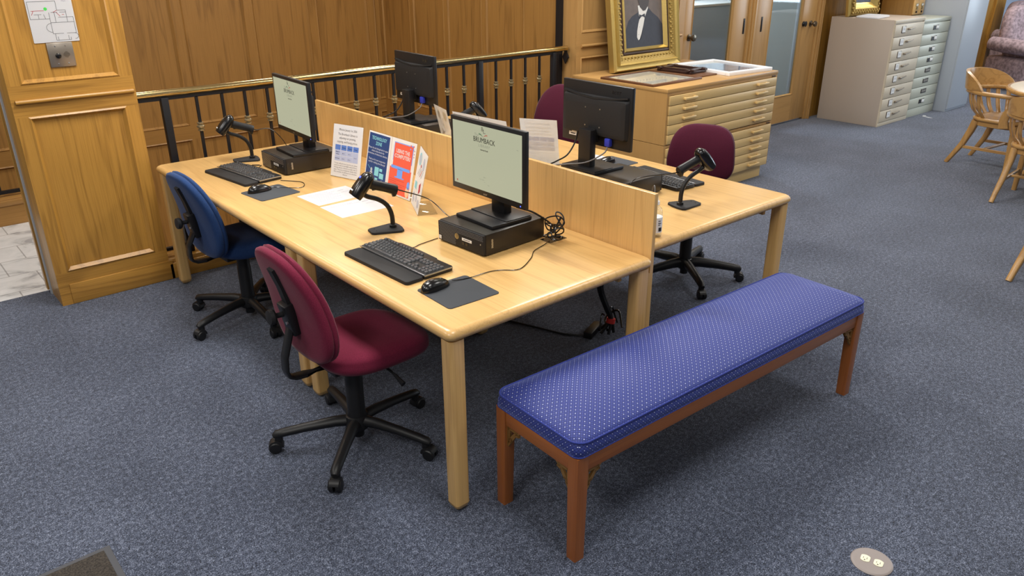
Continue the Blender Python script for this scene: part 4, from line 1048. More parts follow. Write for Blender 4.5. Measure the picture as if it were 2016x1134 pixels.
# cables
def cable(name, label, pts, rad, mat, cat='cable', seg=8, group=None):
    mb = MB(); mb.tube(pts, rad, seg); o = mb.build(name, mat); return tag(o, label, cat, group)
random.seed(11)
pts = []
for k in range(34):
    a = k * 1.35; pts.append((0.842 + .036 * math.cos(a) + random.uniform(-.010, .010), 0.392 + .024 * math.sin(a * .8) + random.uniform(-.01, .01), TZ + .016 + .11 * (0.5 + .5 * math.sin(k * .47)) * (0.35 + .65 * random.random())))
t = thing('cable_coil', 'tangled black cables at the rear corner of the perforated computer', 'cable', (0, 0, 0))
mb = MB(); mb.tube(pts, 0.0030, 7, smooth=5); mb.build('cord', M['gloss'], t)
mb = MB(); mb.tube([(0.866 + .012 * math.cos(a) , 0.388 + .022 * math.sin(a) , TZ + .075 + .050 * math.sin(a * .5 + 1) ) for a in [q * .55 for q in range(26)]], 0.0030, 7, smooth=4); mb.build('cord', M['black'], t)
mb = MB(); mb.tube([(0.715, 0.49, TZ + .16), (0.80, 0.47, TZ + .12), (0.885, 0.45, TZ + .05), (0.885, 0.43, TZ + .008)], 0.004, 8); mb.build('cord', M['black'], t)
def key_cord(kb, loc, rz, pts):
    mb = MB(); mb.tube(cordpts(pts, loc, rz), 0.0018, 6); mb.build('cord', M['gloss'], kb)
key_cord(k1, (0.227, 0.640, TZ + .0005), math.radians(2), [(0.330, 0.72, TZ + .008), (0.369, 0.733, TZ + .003), (0.394, 0.743, TZ + .003), (0.451, 0.751, TZ + .003), (0.50, 0.757, TZ + .003)])
key_cord(k2, (0.300, 2.300, TZ + .0005), math.radians(7), [(0.40, 2.36, TZ + .008), (0.44, 2.39, TZ + .012), (0.45, 2.43, TZ + .004), (0.42, 2.47, TZ + .004), (0.455, 2.445, TZ + .004)])
cable('thin_cable', 'thin grey cord curling over the near end of the divider', [(1.33, 0.30, TZ + .003), (1.20, 0.20, TZ + .10), (1.10, 0.10, TZ + .24), (1.060, 0.055, TZ + .275), (1.054, 0.045, TZ + .20), (1.07, 0.05, TZ + .10)], 0.0018, M['grey_cord'])
cb = thing('cable_bundle', 'thick black cable bundle with red tie under the desks', 'cable', (1.45, 0.64, 0))
mb = MB()
for k in range(6):
    a = k * PI / 3; dx, dy = .010 * math.cos(a), .010 * math.sin(a)
    mb.tube([(-.32 + dx, -.18 + dy, .675), (-.18 + dx, -.12 + dy, .48), (-.06 + dx, -.02 + dy, .29), (0.0 + dx, -.02 + dy, .16), (.03 + dx * .7, -.02 + dy * .7, .09), (.02 + dx * 4, 0 + dy * 4, .02)], 0.008, 8)
mb.build('cord', M['black'], cb)
mb = MB(); mb.cyl((.026, -.02, .075), (.032, -.02, .10), 0.024, seg=16); mb.build('tie', M['redtie'], cb)
mb = MB(); mb.tube([(.05, .02, .12), (.09, .03, .13), (.13, .05, .08), (.14, .03, .02)], 0.005, 8); mb.tube([(.0, 0, .12), (-.03, -.01, .14), (-.05, -.02, .11), (-.06, -.03, .06)], 0.004, 8); mb.tube([(.03, .0, .02), (.08, .06, .06), (.13, .02, .10), (.10, -.04, .03)], 0.006, 8); mb.build('loose_cord', M['gloss'], cb)
mb = MB(); mb.box(-0.03, 0.13, -0.024, 0.024, 0, 0.036, b=0.006, mat=T(1.385, 0.68, 0) @ RZ(0.4)); o = mb.build('power_strip', M['black']); tag(o, 'black power strip on the carpet below the cable bundle', 'power strip')
cable('power_cable', 'black power cord lying on the carpet under the front desk', [(1.13, 1.22, .006), (1.20, 1.05, .006), (1.262, 0.88, .006), (1.30, 0.78, .006), (1.37, 0.70, .006), (1.39, 0.69, .012)], 0.0055, M['black'])

# ------------------------------------------------------------ task chairs
def task_chair(label, loc, heading, cloth, base_ang, wide=False, legh=0.034, zs=0.0, zb=0.0):
    t = thing('task_chair', label, 'chair', (loc[0], loc[1], 0), math.radians(heading), 'armless swivel task chairs at the desks')
    H = math.radians(heading)
    # seat (local: sitter faces +x)
    mb = MB(); R = []
    for z, s in ((0.402, 0.55), (0.404, 0.86), (0.412, 0.955), (0.430, 0.995), (0.446, 1.0), (0.452, 0.992), (0.462, 0.995), (0.474, 0.97), (0.484, 0.90), (0.490, 0.74), (0.486, 0.45), (0.483, 0.15)):
        r = []
        for x, y in superell(0.46, 0.425, 3.0, 44):
            xx, yy = x * s + 0.075, y * s
            dz = -0.55 * max(0, xx - 0.14) ** 2 * 1.6 + (0.35 * max(0, -xx - 0.10) ** 2 if z > .46 else 0)
            r.append((xx, yy, z + dz + zs))
        R.append(r)
    mb.rings(R); mb.build('seat', cloth, t, sharp=60)
    # backrest
    w, h, e, zc = (0.40, 0.34, 3.2, 0.748) if wide else (0.428, 0.467, 2.7, 0.691)
    zc += zb; tilt = math.radians(12); BXO = -0.206
    def back_ring(outline, d, s):
        r = []
        for y, z in outline:
            yy, zz = y * s, z * s
            bend = (0.25 if wide else 0.06) * yy * yy + (0.03 * math.cos(zz / h * PI) - 0.03)
            xl = d + bend
            r.append((BXO + xl * math.cos(tilt) - zz * math.sin(tilt), yy, zc + zz * math.cos(tilt) + zs + xl * math.sin(tilt) * .3))
        return r
    ol = superell(w, h, e, 44, taper=-0.10)
    mb = MB()
    mb.rings([back_ring(ol, d, s) for d, s in ((-0.020, 0.12), (-0.020, 0.55), (-0.018, 0.85), (-0.013, 0.945), (-0.004, 0.985), (0.012, 0.990), (0.017, 0.978), (0.0195, 0.962), (0.022, 0.974), (0.028, 0.998), (0.038, 0.985), (0.046, 0.93), (0.052, 0.80), (0.054, 0.5), (0.054, 0.12))])
    mb.build('backrest', cloth, t, sharp=70)
    # black adjuster on the back, J bar
    def bx(x, z): return (BXO + x * math.cos(tilt) - (z - zc) * math.sin(tilt))
    slot = MB(); slot.bar([(bx(-0.042, zc + .155), 0, zc + .155 + zs), (bx(-0.031, zc + .08), 0, zc + .08 + zs), (bx(-0.027, zc - .03), 0, zc - .03 + zs)], 0.040, 0.014, up=(-1, 0, 0)); slot.build('slide_track', M['blackm'], t)
    mb = MB(); mb.box(-0.02, 0.02, -0.034, 0.034, -0.065, 0.065, b=0.006, mat=T(bx(-0.036, zc - .05), 0, zc - .05 + zs) @ RY(-tilt)); hb = mb.build('bracket', M['black'], t)
    mb = MB(); mb.cyl((bx(-0.055, zc - .03), -0.026, zc - .055 + zs), (bx(-0.061, zc - .03), -0.026, zc - .055 + zs), 0.006, seg=12); mb.build('bolt', M['silver'], hb)
    kx = bx(-0.055, zc - .03)
    mb = MB(); mb.lathe([(0.010, 0), (0.010, 0.03), (0.024, 0.034), (0.029, 0.042), (0.027, 0.056), (0.0, 0.060)], (kx, 0.004, zc - .03 + zs), (-1, 0, 0.05), 20); mb.build('knob', M['blackm'], t)
    mb = MB(); mb.bar([(bx(-0.05, zc - .09), 0, zc - .09 + zs), (-0.272, 0, 0.49 + zs), (-0.275, 0, 0.435 + zs), (-0.268, 0, 0.410 + zs), (-0.245, 0, 0.397 + zs), (-0.20, 0, 0.393 + zs), (-0.05, 0, 0.392 + zs)], 0.048, 0.012, up=(-1, 0, 0.02), b=0.5); mb.build('back_bar', M['black'], t, sharp=50)
    # mechanism, column
    mb = MB(); mb.box(-0.12, 0.12, -0.085, 0.085, 0.378 + zs, 0.405 + zs, b=0.006); mb.build('seat_plate', M['black'], t)
    mb = MB(); mb.tube([(0.06, -0.07, 0.385 + zs), (0.07, -0.16, 0.378 + zs), (0.075, -0.20, 0.365 + zs)], 0.005, 8); mb.tube([(0.075, -0.195, 0.367 + zs), (0.08, -0.245, 0.345 + zs)], [0.007, 0.011], 8, smooth=0); mb.build('lever', M['black'], t)
    mb = MB(); mb.lathe([(0.024, 0.06), (0.026, 0.075), (0.040, 0.078), (0.040, 0.13), (0.036, 0.145), (0.036, 0.30), (0.034, 0.305), (0.034, 0.40 + zs)], seg=24); mb.build('gas_column', M['black'], t)
    mb = MB(); mb.lathe([(0.040, 0.065), (0.050, 0.075), (0.052, 0.105), (0.046, 0.128), (0.038, 0.132)], seg=24); mb.cyl((0, 0, .03), (0, 0, .07), .024)
    mb.build('base_hub', M['black'], t)
    leg0 = None
    for k in range(5):
        a = math.radians(base_ang) + 2 * PI * k / 5 - H
        if leg0 is None:
            mb = MB(); mb.bar([(0.03, 0, 0.104), (0.09, 0, 0.106), (0.20, 0, 0.097), (0.29, 0, 0.086), (0.325, 0, 0.080), (0.338, 0, 0.074)], 0.05, legh, b=0.75, wid=[.052, .048, .042, .040, .038, .026], hei=[legh * 1.4, legh * 1.3, legh * 1.1, legh, legh * .95, legh * .5])
            mb.cyl((0.318, 0, 0.05), (0.318, 0, 0.075), 0.017, seg=14)
            leg0 = mb.build('leg', M['black'], t, None, (0, 0, a), sharp=50)
            mb = MB()
            for s in (-1, 1): mb.lathe([(0.0, 0.005), (0.024, 0.005), (0.0255, 0.010), (0.0255, 0.020), (0.021, 0.025), (0.0, 0.026)], (0.335, 0, 0.0257), (0, s, 0.0), 20)
            mb.rings([[(0.331 + rr * math.cos(q), y, 0.0265 + rr * math.sin(q)) for q in [math.radians(20 + 16 * i) for i in range(11)]] for y, rr in ((-.021, .026), (-.019, .031), (.019, .031), (.021, .026))])
            mb.build('caster', M['black'], leg0, sharp=40)
        else:
            l = inst(leg0, t, (0, 0, 0), (0, 0, a))
            for ch in list(leg0.children):
                d = ch.copy(); COL.objects.link(d); d.parent = l
    return t
task_chair('maroon fabric swivel chair nearest the camera, at the front desk', (-0.015, 0.653), 0.5, M['maroon'], 8.6)
task_chair('blue fabric swivel chair at the far end of the front desk', (0.146, 2.10), 3.5, M['blue'], 124.6, zb=-0.046)
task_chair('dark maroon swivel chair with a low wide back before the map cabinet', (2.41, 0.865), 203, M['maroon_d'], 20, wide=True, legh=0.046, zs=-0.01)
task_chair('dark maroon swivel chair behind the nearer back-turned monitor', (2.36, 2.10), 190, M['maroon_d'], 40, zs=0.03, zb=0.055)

# ------------------------------------------------------------ bench
bn = thing('upholstered_bench', 'long cherry wood bench with blue dotted cushion in the foreground', 'bench', (0.160, -0.441, 0), math.radians(-1.9))
BL, BW, BZ = 1.715, 0.420, 0.412
for x in (0.0, BL - 0.048):
    for y in (0.0, BW - 0.048):
        mb = MB(); s = 0.048; tp = 0.006
        ix = 0 if x == 0 else tp; iy = 0 if y == 0 else tp
        lo = [(x + ix, y + iy), (x + ix + s - tp, y + iy), (x + ix + s - tp, y + iy + s - tp), (x + ix, y + iy + s - tp)]
        hi = [(x, y), (x + s, y), (x + s, y + s), (x, y + s)]
        mb.rings([[(p[0], p[1], 0) for p in lo], [(p[0], p[1], BZ - .07) for p in hi], [(p[0], p[1], BZ) for p in hi]])
        bmesh.ops.recalc_face_normals(mb.bm, faces=mb.bm.faces)
        bmesh.ops.bevel(mb.bm, geom=[e for e in mb.bm.edges if abs(e.verts[0].co.z - e.verts[1].co.z) > .05], offset=0.003, segments=2, profile=0.5, affect='EDGES')
        mb.build('leg', M['benchZ'], bn)
def rail(x0, x1, y0, y1, m):
    mb = MB(); mb.box(x0, x1, y0, y1, BZ - 0.062, BZ - 0.001, b=0.003); mb.build('rail', m, bn)
rail(0.048, BL - 0.048, 0.004, 0.026, M['benchX']); rail(0.048, BL - 0.048, BW - 0.026, BW - 0.004, M['benchX'])
rail(0.004, 0.026, 0.048, BW - 0.048, M['benchY']); rail(BL - 0.026, BL - 0.004, 0.048, BW - 0.048, M['benchY'])
def fret(mat):
    mb = MB(); z = 0.006
    for a, b_ in (((0, 0), (0.072, 0)), ((0, 0), (0, -0.085)), ((0.072, 0), (0.056, -0.014)), ((0.056, -0.014), (0.060, -0.022)), ((0.060, -0.022), (0.044, -0.026)), ((0.044, -0.026), (0.026, -0.052)), ((0.026, -0.052), (0.018, -0.05)), ((0.018, -0.05), (0.016, -0.066)), ((0.016, -0.066), (0.004, -0.085)), ((0.010, -0.012), (0.05, -0.012)), ((0.010, -0.012), (0.010, -0.06)), ((0.010, -0.058), (0.046, -0.014))):
        d = (Vector(b_) - Vector(a)); n = d.normalized() * 0.003
        mb.bar([(a[0] - n.x, a[1] - n.y, 0), (b_[0] + n.x, b_[1] + n.y, 0)], 0.0075, 0.009, up=(0, 0, 1))
    bmesh.ops.transform(mb.bm, matrix=mat, verts=mb.bm.verts)
    mb.build('corner_bracket', M['antique'], bn)
zt_ = BZ - 0.062
F = RX(PI / 2)                                  # xy plane -> xz plane
for y in (0.016, BW - 0.016):
    fret(T(0.048, y, zt_) @ F); fret(T(BL - 0.048, y, zt_) @ Matrix.Diagonal((-1, 1, 1, 1)) @ F)
for x in (0.016, BL - 0.016):
    fret(T(x, 0.048, zt_) @ RZ(PI / 2) @ F); fret(T(x, BW - 0.048, zt_) @ RZ(-PI / 2) @ F)
mb = MB(); R = []
def cush(s_in, z, rr, crown=0.0):
    o = []
    for x, y in rrect(BL + 0.006 - 2 * s_in, BW + 0.006 - 2 * s_in, max(0.006, rr - s_in * .3), 6, BL / 2, BW / 2):
        o.append((x, y, z))
    return o
# boxing (sides) then crowned top as a grid of rings
for s_in, z, rr in ((0.006, BZ, .03), (-0.002, BZ + .006, .034), (-0.004, BZ + .028, .042), (0.0, BZ + .052, .048)): R.append(cush(s_in, z, rr))
for k in range(1, 15):
    u = k / 14; s_in = u * (BW / 2 - 0.008)
    R.append(cush(s_in + .0, BZ + .055 + 0.054 * (1 - (1 - u) ** 2.4), .052))
mb.rings(R); mb.build('cushion', M['jacq'], bn, sharp=60, uvbox=True)
mb = MB(); lp = [Vector(p) for p in cush(-0.0005, BZ + .054, .048)]; lp.append(lp[0]); mb.tube(lp, 0.0036, 8, smooth=0); mb.build('piping', M['piping'], bn, sharp=60)
mb = MB(); lp = [Vector(p) for p in cush(-0.001, BZ + .004, .030)]; lp.append(lp[0]); mb.tube(lp, 0.0025, 8, smooth=0); mb.build('piping', M['piping'], bn, sharp=60)

# ------------------------------------------------------------ on the floor
ft = thing('floor_outlet', 'round floor power outlet with two ivory sockets set in the carpet', 'outlet', (0.910, -1.085, 0.0), math.radians(-75))
mb = MB(); mb.lathe([(0.066, 0), (0.066, 0.002), (0.062, 0.005), (0.058, 0.0055), (0.0, 0.0055)], seg=40); mb.build('plate', M['plate'], ft)
for s in (-1, 1):
    mb = MB(); o_ = [(max(-.0145, min(.0145, x)), y) for x, y in superell(0.036, 0.034, 2.2, 28)]
    mb.prism([(x * 1.0, y) for x, y in o_], 0.005, 0.0075, mat=T(s * 0.0205, 0, 0), b=0.001)
    sk = mb.build('socket', M['outlet'], ft)
    mb = MB(); mb.box(s * .0205 - .007, s * .0205 - .0055, -.004, .004, .0074, .0079); mb.box(s * .0205 + .004, s * .0205 + .0055, -.005, .005, .0074, .0079); mb.cyl((s * .0205 - .001, -.010, .0074), (s * .0205 - .001, -.010, .0079), .0024, seg=10); mb.build('slot', M['bronze'], sk)
dm = thing('door_mat', 'corner of a charcoal loop mat with grey rubber edge', 'mat', (-0.990, 0.668, 0))
mb = MB(); mb.box(-1.5, -0.022, -0.9, -0.022, 0, 0.009, b=0.002); mb.build('pile', M['mat'], dm)
mb = MB(); mb.prism([(-1.52, -0.022), (-1.52, 0), (0, 0), (0, -0.92), (-0.022, -0.92), (-0.022, -0.022)], 0, 0.004, b=0.002); mb.build('rubber_edge', M['rubber'], dm)
for x, y, r in ((8.60, 2.09, .3), (8.56, 2.02, 1.2)):
    mb = MB(); mb.prism([(-.05, -.015), (.05, -.02), (.055, .012), (-.02, .018)], 0, 0.002, mat=RZ(r)); o = mb.build('paper_scrap', M['paper'], None, (x, y, 0.0)); tag(o, 'small white paper scrap on the carpet before the sage cabinet', 'paper scrap', 'paper scraps on the carpet')

# ------------------------------------------------------------ map cabinet and what lies on it
MX0, MX1, MY0, MY1, MT = 3.385, 4.855, 1.858, 2.86, 0.915
mc = thing('map_cabinet', 'wide blond wood flat file cabinet with ten shallow drawers', 'cabinet', (MX0, MY0, 0))
MW, MD = MX1 - MX0, MY1 - MY0
mb = MB(); mb.box(0.0, MW, 0.0, MD, MT - 0.028, MT, b=0.002); mb.build('top', M['mapdX'], mc)
def unit(z0, z1):
    mb = MB(); mb.box(0.002, 0.022, 0.004, MD, z0, z1); mb.box(MW - 0.022, MW - 0.002, 0.004, MD, z0, z1); mb.box(0.022, MW - 0.022, MD - 0.02, MD, z0, z1)
    mb.box(0.022, MW - 0.022, 0.004, MD - 0.02, z0, z0 + 0.018); mb.box(0.022, MW - 0.022, 0.004, MD - 0.02, z1 - 0.020, z1 - .001)
    mb.build('carcass', M['mapdZ'], mc)
    n = 5; h = (z1 - 0.022 - (z0 + 0.004)) / n
    for k in range(n):
        a = z0 + 0.004 + k * h
        mb = MB(); mb.box(0.024, MW - 0.024, -0.008, 0.014, a + 0.0018, a + h - 0.0018, b=0.003); mb.box(0.03, MW - 0.03, 0.014, MD - .05, a + 0.006, a + h - 0.01)
        d = mb.build('drawer', M['mapX'], mc)
        for cx in (0.255, MW - 0.245):
            mb = MB(); zc = a + h * 0.52
            mb.box(cx - 0.075, cx + 0.075, -0.036, -0.022, zc - 0.010, zc + 0.010, b=0.005); mb.box(cx - 0.072, cx - 0.050, -0.030, -0.006, zc - 0.009, zc + 0.009, b=0.004); mb.box(cx + 0.050, cx + 0.072, -0.030, -0.006, zc - 0.009, zc + 0.009, b=0.004)
            mb.build('handle', M['mapX'], d)
    mb = MB(); mb.box(MW - 0.085, MW - 0.035, -0.001, 0.004, z1 - 0.016, z1 - 0.008); mb.build('name_plate', M['darkframe'], mc)
unit(0.105, 0.492); unit(0.496, MT - 0.028)
mb = MB(); mb.box(0.045, MW - 0.045, 0.035, MD - 0.03, 0, 0.105); mb.build('plinth', M['mapX'], mc)

def gilt_frame(t, W, H, members, inner, mats, depth=0.07):
    """members: list of (inset0, inset1, y_front0, y_front1, material index); local frame in the xz plane facing -y, origin at lower left"""
    mb = MB()
    for a, b, ya, yb, mi in members:
        O = [(a, a), (W - a, a), (W - a, H - a), (a, H - a)]; I = [(b, b), (W - b, b), (W - b, H - b), (b, H - b)]
        for k in range(4):
            j = (k + 1) % 4
            mb.poly([(O[k][0], -ya, O[k][1]), (O[j][0], -ya, O[j][1]), (I[j][0], -yb, I[j][1]), (I[k][0], -yb, I[k][1])], mi)
    o = members[0]
    mb.poly([(0, 0, 0), (0, 0, H), (0, -o[2], H), (0, -o[2], 0)], 0); mb.poly([(W, 0, 0), (W, -o[2], 0), (W, -o[2], H), (W, 0, H)], 0)
    mb.poly([(0, 0, 0), (0, -o[2], 0), (W, -o[2], 0), (W, 0, 0)], 0); mb.poly([(0, 0, H), (W, 0, H), (W, -o[2], H), (0, -o[2], H)], 0); mb.poly([(0, 0, 0), (W, 0, 0), (W, 0, H), (0, 0, H)], 0)
    # running leaf ornament
    return mb
# portrait leaning on the panelled wall
PWD, PHT = 0.86, 1.06
pt = thing('portrait_painting', 'gilt framed portrait of a bearded man in dark suit, leaning on the wall', 'painting', (3.665, 2.705, MT + .002), 0.0)
lean = T(0, 0, 0) @ RX(-math.radians(8))
mb = gilt_frame(pt, PWD, PHT, [(0.0, 0.012, 0.055, 0.075, 0), (0.012, 0.045, 0.075, 0.062, 0), (0.045, 0.052, 0.062, 0.085, 0), (0.052, 0.066, 0.085, 0.07, 0), (0.066, 0.125, 0.07, 0.045, 1), (0.125, 0.137, 0.045, 0.052, 2), (0.137, 0.150, 0.052, 0.046, 2), (0.150, 0.160, 0.046, 0.06, 0), (0.160, 0.182, 0.06, 0.025, 0)], 0.182, None)
for k in range(46):
    s = 0.075 + k * (PHT - 0.15) / 45
    for x in (0.095, PWD - 0.095):
        mb.lathe([(0.012, 0), (0.009, 0.006), (0, 0.008)], (x + (0.010 if k % 2 else -0.010), -0.056, s), (0, -1, 0), 7, mi=1)
for k in range(34):
    s = 0.085 + k * (PWD - 0.17) / 33
    for z in (0.095, PHT - 0.095): mb.lathe([(0.012, 0), (0.009, 0.006), (0, 0.008)], (s, -0.056, z + (0.010 if k % 2 else -0.010)), (0, -1, 0), 7, mi=1)
bmesh.ops.transform(mb.bm, matrix=lean, verts=mb.bm.verts); mb.build('frame', [M['gold'], M['gold_d'], M['darkframe']], pt, sharp=25)
mb = MB(); cx = PWD / 2; i = 0.18
def pp(pts, mi, y): mb.poly([lean @ Vector((x, -0.025 - y, z if z < .181 or mi == 0 else .18 + (z - .18) * .80)) for x, z in pts], mi)
pp([(i, i), (PWD - i, i), (PWD - i, PHT - i), (i, PHT - i)], 0, 0)
pp([(i + .012, i), (PWD - i, i), (PWD - i, .39), (.62, .47), (.545, .525), (.49, .585), (.44, .60), (.385, .585), (.36, .53), (.29, .50), (.235, .45), (.20, .36)], 1, .0008)
pp([(.365, .60), (.485, .61), (.497, .56), (.44, .46), (.395, .44), (.375, .50)], 4, .0012)             # collar
pp([(.382, .475), (.447, .478), (.425, .40), (.395, .315), (.372, .262), (.352, .252), (.338, .285), (.343, .345), (.362, .42)], 4, .0016)   # shirt front
pp([(.447, .478), (.497, .575), (.53, .53), (.43, .36), (.372, .256), (.38, .262), (.40, .315)], 1, .0020)
pp([(.405, .49), (.378, .462), (.378, .512), (.408, .502), (.448, .518), (.452, .47), (.425, .49)], 5, .0024)            # bow tie
pp([(.44 + .082 * math.cos(a), .735 + .125 * math.sin(a)) for a in [2 * PI * k / 28 for k in range(28)]], 2, .0020)
pp([(.365, .68), (.37, .75), (.385, .70), (.42, .712), (.44, .705), (.46, .712), (.495, .70), (.515, .75), (.517, .67), (.50, .60), (.46, .55), (.43, .545), (.39, .585)], 3, .0026)
pp([(.345, .80), (.36, .87), (.44, .90), (.52, .87), (.535, .79), (.515, .81), (.49, .84), (.40, .845), (.365, .81)], 3, .0028)
pp([(.425, .705), (.455, .705), (.448, .698), (.432, .698)], 2, .003)
for x in (.405, .472): pp([(x - .013, .765), (x, .772), (x + .013, .765), (x, .759)], 3, .0026)
pp([(.436, .76), (.444, .76), (.452, .722), (.428, .722)], 6, .0026)
for x, z in ((.375, .385), (.36, .31)): pp([(x + .003 * math.cos(a), z + .003 * math.sin(a)) for a in [k * PI / 4 for k in range(8)]], 3, .0022)
mb.build('canvas', [M['canvas'], M['suit'], M['flesh'], M['beard'], M['linen'], M['suit'], M['skin']], pt, recalc=False)
# flat lying frames
def flat_frame(name, label, cat, x, y, rz, W, D, wf, h, fm, pm, extra=None):
    t = thing(name, label, cat, (x, y, MT), rz)
    mb = MB(); mb.box(0, W, 0, wf, 0, h, b=.003); mb.box(0, W, D - wf, D, 0, h, b=.003); mb.box(0, wf, wf, D - wf, 0, h, b=.003); mb.box(W - wf, W, wf, D - wf, 0, h, b=.003); mb.build('frame', fm, t)
    mb = MB(); mb.box(wf, W - wf, wf, D - wf, 0.002, h * 0.45); 
    if extra: extra(mb)
    mb.build('print', pm, t)
    mb = MB(); mb.box(wf, W - wf, wf, D - wf, h * .55, h * .62); mb.build('glass', M['frame_glass'], t)
    return t
flat_frame('framed_print', 'brown framed print lying flat on the front left of the flat file', 'picture', 3.392, 2.005, 0.0, 0.60, 0.545, 0.022, 0.018, M['brownframe'], [M['picture'], M['navy']], lambda mb: mb.box(.30, .40, .03, .07, .008, .0085, mi=1))
flat_frame('framed_print', 'white framed blue picture lying on the right end of the flat file', 'picture', 4.27, 1.945, math.radians(-6), 0.54, 0.66, 0.045, 0.030, M['whiteframe'], [M['picture'], M['bluepic']], lambda mb: mb.box(.11, .49, .12, .54, .0136, .0142, mi=1))
o = MB(); o.box(0, 0.245, 0, 0.50, 0, 0.012, b=.002); o = o.build('wooden_board', M['brownframe'], None, (4.02, 2.06, MT)); tag(o, 'thin brown board under the dark carved frame on the flat file', 'board')
cf = thing('carved_frame', 'small dark carved frame lying on the brown board', 'picture frame', (4.045, 2.16, MT + 0.012), math.radians(3))
mb = MB(); mb.box(0, .22, 0, .34, 0, .022, b=.004); mb.build('backing', M['darkframe'], cf)
mb = MB()
for a, b_ in (((-.015, .03), (.235, .03)), ((-.015, .31), (.235, .31)), ((.03, -.02), (.03, .36)), ((.19, -.02), (.19, .36))): mb.bar([(a[0], a[1], .028), (b_[0], b_[1], .028)], .035, .016, b=.5)
mb.build('rail', M['darkframe'], cf)

# ------------------------------------------------------------ steel cabinets
def steel_cabinet(name, label, x0, x1, y0, y1, H, m_side, m_front, n, zb, style):
    t = thing(name, label, 'cabinet', (x0, y0, 0))
    W, D = x1 - x0, y1 - y0
    mb = MB(); mb.box(0, W, 0.012, D, 0, H, b=.003); mb.build('body', m_side, t)
    mb = MB(); mb.box(0.0, W, -0.004, 0.013, H - 0.042, H - 0.002, b=.003); mb.box(0.0, W, 0.0, 0.013, 0.0, zb - .004, b=.002); mb.box(0, 0.012, 0.001, 0.013, zb - .01, H - .04); mb.box(W - .012, W, 0.001, 0.013, zb - .01, H - .04); mb.build('front_frame', m_front, t)
    h = (H - 0.048 - zb) / n
    for k in range(n):
        a = zb + k * h
        mb = MB(); mb.box(0.012, W - 0.012, -0.006, 0.02, a + .002, a + h - .003, b=.003); d = mb.build('drawer', m_front, t)
        zc = a + h * .56
        if style == 'lever':
            mb = MB(); mb.box(.165, .255, -.012, -.005, zc - .036, zc + .036, b=.002); mb.box(.170, .250, -.0125, -.0118, zc - .031, zc + .031, mi=1); mb.box(.185, .232, -.013, -.0124, zc - .004, zc, mi=2); mb.box(.185, .225, -.013, -.0124, zc + .008, zc + .012, mi=2); mb.build('label_holder', [M['bronze'], M['label'], M['inkl']], d)
            mb = MB(); mb.box(.31, .335, -.03, -.005, zc - .012, zc + .008, b=.003); mb.bar([(.315, -.028, zc), (.40, -.03, zc + .006), (.445, -.026, zc + .010)], .012, .012, b=.5); mb.build('handle', M['steel'], d)
        else:
            mb = MB(); mb.box(.27, .41, -.010, -.005, zc - .026, zc + .026, b=.002); mb.box(.275, .405, -.0105, -.0095, zc - .021, zc + .021, mi=1)
            if k > 3 or k == 0: mb.box(.335, .40, -.016, -.009, zc - .018, zc + .018, b=.003, mi=2)
            else: mb.box(.285, .395, -.0115, -.0100, zc - .014, zc + .014, mi=3)
            mb.build('pull', [M['bronze'], M['iron'], M['label'], M['steel']], d)
    return t, W, D
steel_cabinet('filing_cabinet', 'taupe and cream steel filing cabinet with eight labelled drawers', 7.565, 8.285, 2.165, 2.90, 1.15, M['beige'], M['cream'], 8, 0.045, 'lever')
steel_cabinet('filing_cabinet', 'pale sage steel filing cabinet right of the cream one', 8.30, 9.03, 2.18, 2.90, 1.115, M['sage'], M['sage'], 8, 0.10, 'slot')
lk = thing('storage_cabinet', 'tall plain light grey steel cabinet right of the sage cabinet', 'cabinet', (9.06, 2.03, 0))
mb = MB(); mb.box(0, .60, 0.012, .93, 0, 1.95, b=.003); mb.build('body', M['grey'], lk)
mb = MB(); mb.box(.004, .596, -.004, .014, .03, 1.946, b=.003); mb.build('door', M['grey'], lk)
# on the filing cabinets
cc = thing('card_catalog', 'wooden card catalog standing on the sage filing cabinet', 'card catalog', (8.715, 2.51, 1.116))
mb = MB(); mb.box(0, .30, 0.01, .385, 0, 1.05, b=.003); mb.build('body', M['stairZ'], cc)
for i in range(2):
    for k in range(6):
        mb = MB(); mb.box(.012 + .14 * i, .148 + .14 * i, -.006, .012, .012 + .17 * k, .176 + .17 * k, b=.003); d = mb.build('drawer', M['deskX'], cc)
        x = .08 + .14 * i; z = .012 + .17 * k
        mb = MB(); mb.box(x - .03, x + .03, -.012, -.005, z + .09, z + .125, b=.002); mb.box(x - .024, x + .024, -.0125, -.0115, z + .096, z + .119, mi=1); mb.lathe([(.012, 0), (.014, .012), (0, .016)], (x, -.006, z + .07), (0, -1, 0), 12, mi=0); mb.lathe([(.010, 0), (.012, .010), (0, .014)], (x, -.006, z + .028), (0, -1, 0), 12, mi=2); mb.build('pull', [M['knuckle'], M['label'], M['iron']], d)
gp = thing('gilded_painting', 'ornate gold framed dark painting standing on the cream filing cabinet', 'painting', (7.575, 2.745, 1.152), math.radians(-4))
W, H = 0.60, 0.80; lean = RX(-math.radians(6))
mb = gilt_frame(gp, W, H, [(0.0, .02, .03, .05, 0), (.02, .075, .05, .075, 1), (.075, .09, .075, .06, 0), (.09, .125, .06, .03, 0), (.125, .14, .03, .02, 0)], .14, None)
for k in range(22):
    s = .03 + k * (W - .06) / 21
    for z in (.045, H - .045): mb.lathe([(.016, 0), (.013, .012), (0, .018)], (s, -.062, z + (.008 if k % 2 else -.008)), (0, -1, 0), 7, mi=1)
for k in range(28):
    s = .03 + k * (H - .06) / 27
    for x in (.045, W - .045): mb.lathe([(.016, 0), (.013, .012), (0, .018)], (x + (.008 if k % 2 else -.008), -.062, s), (0, -1, 0), 7, mi=1)
bmesh.ops.transform(mb.bm, matrix=lean, verts=mb.bm.verts); mb.build('frame', [M['gold'], M['gold_d']], gp, sharp=25)
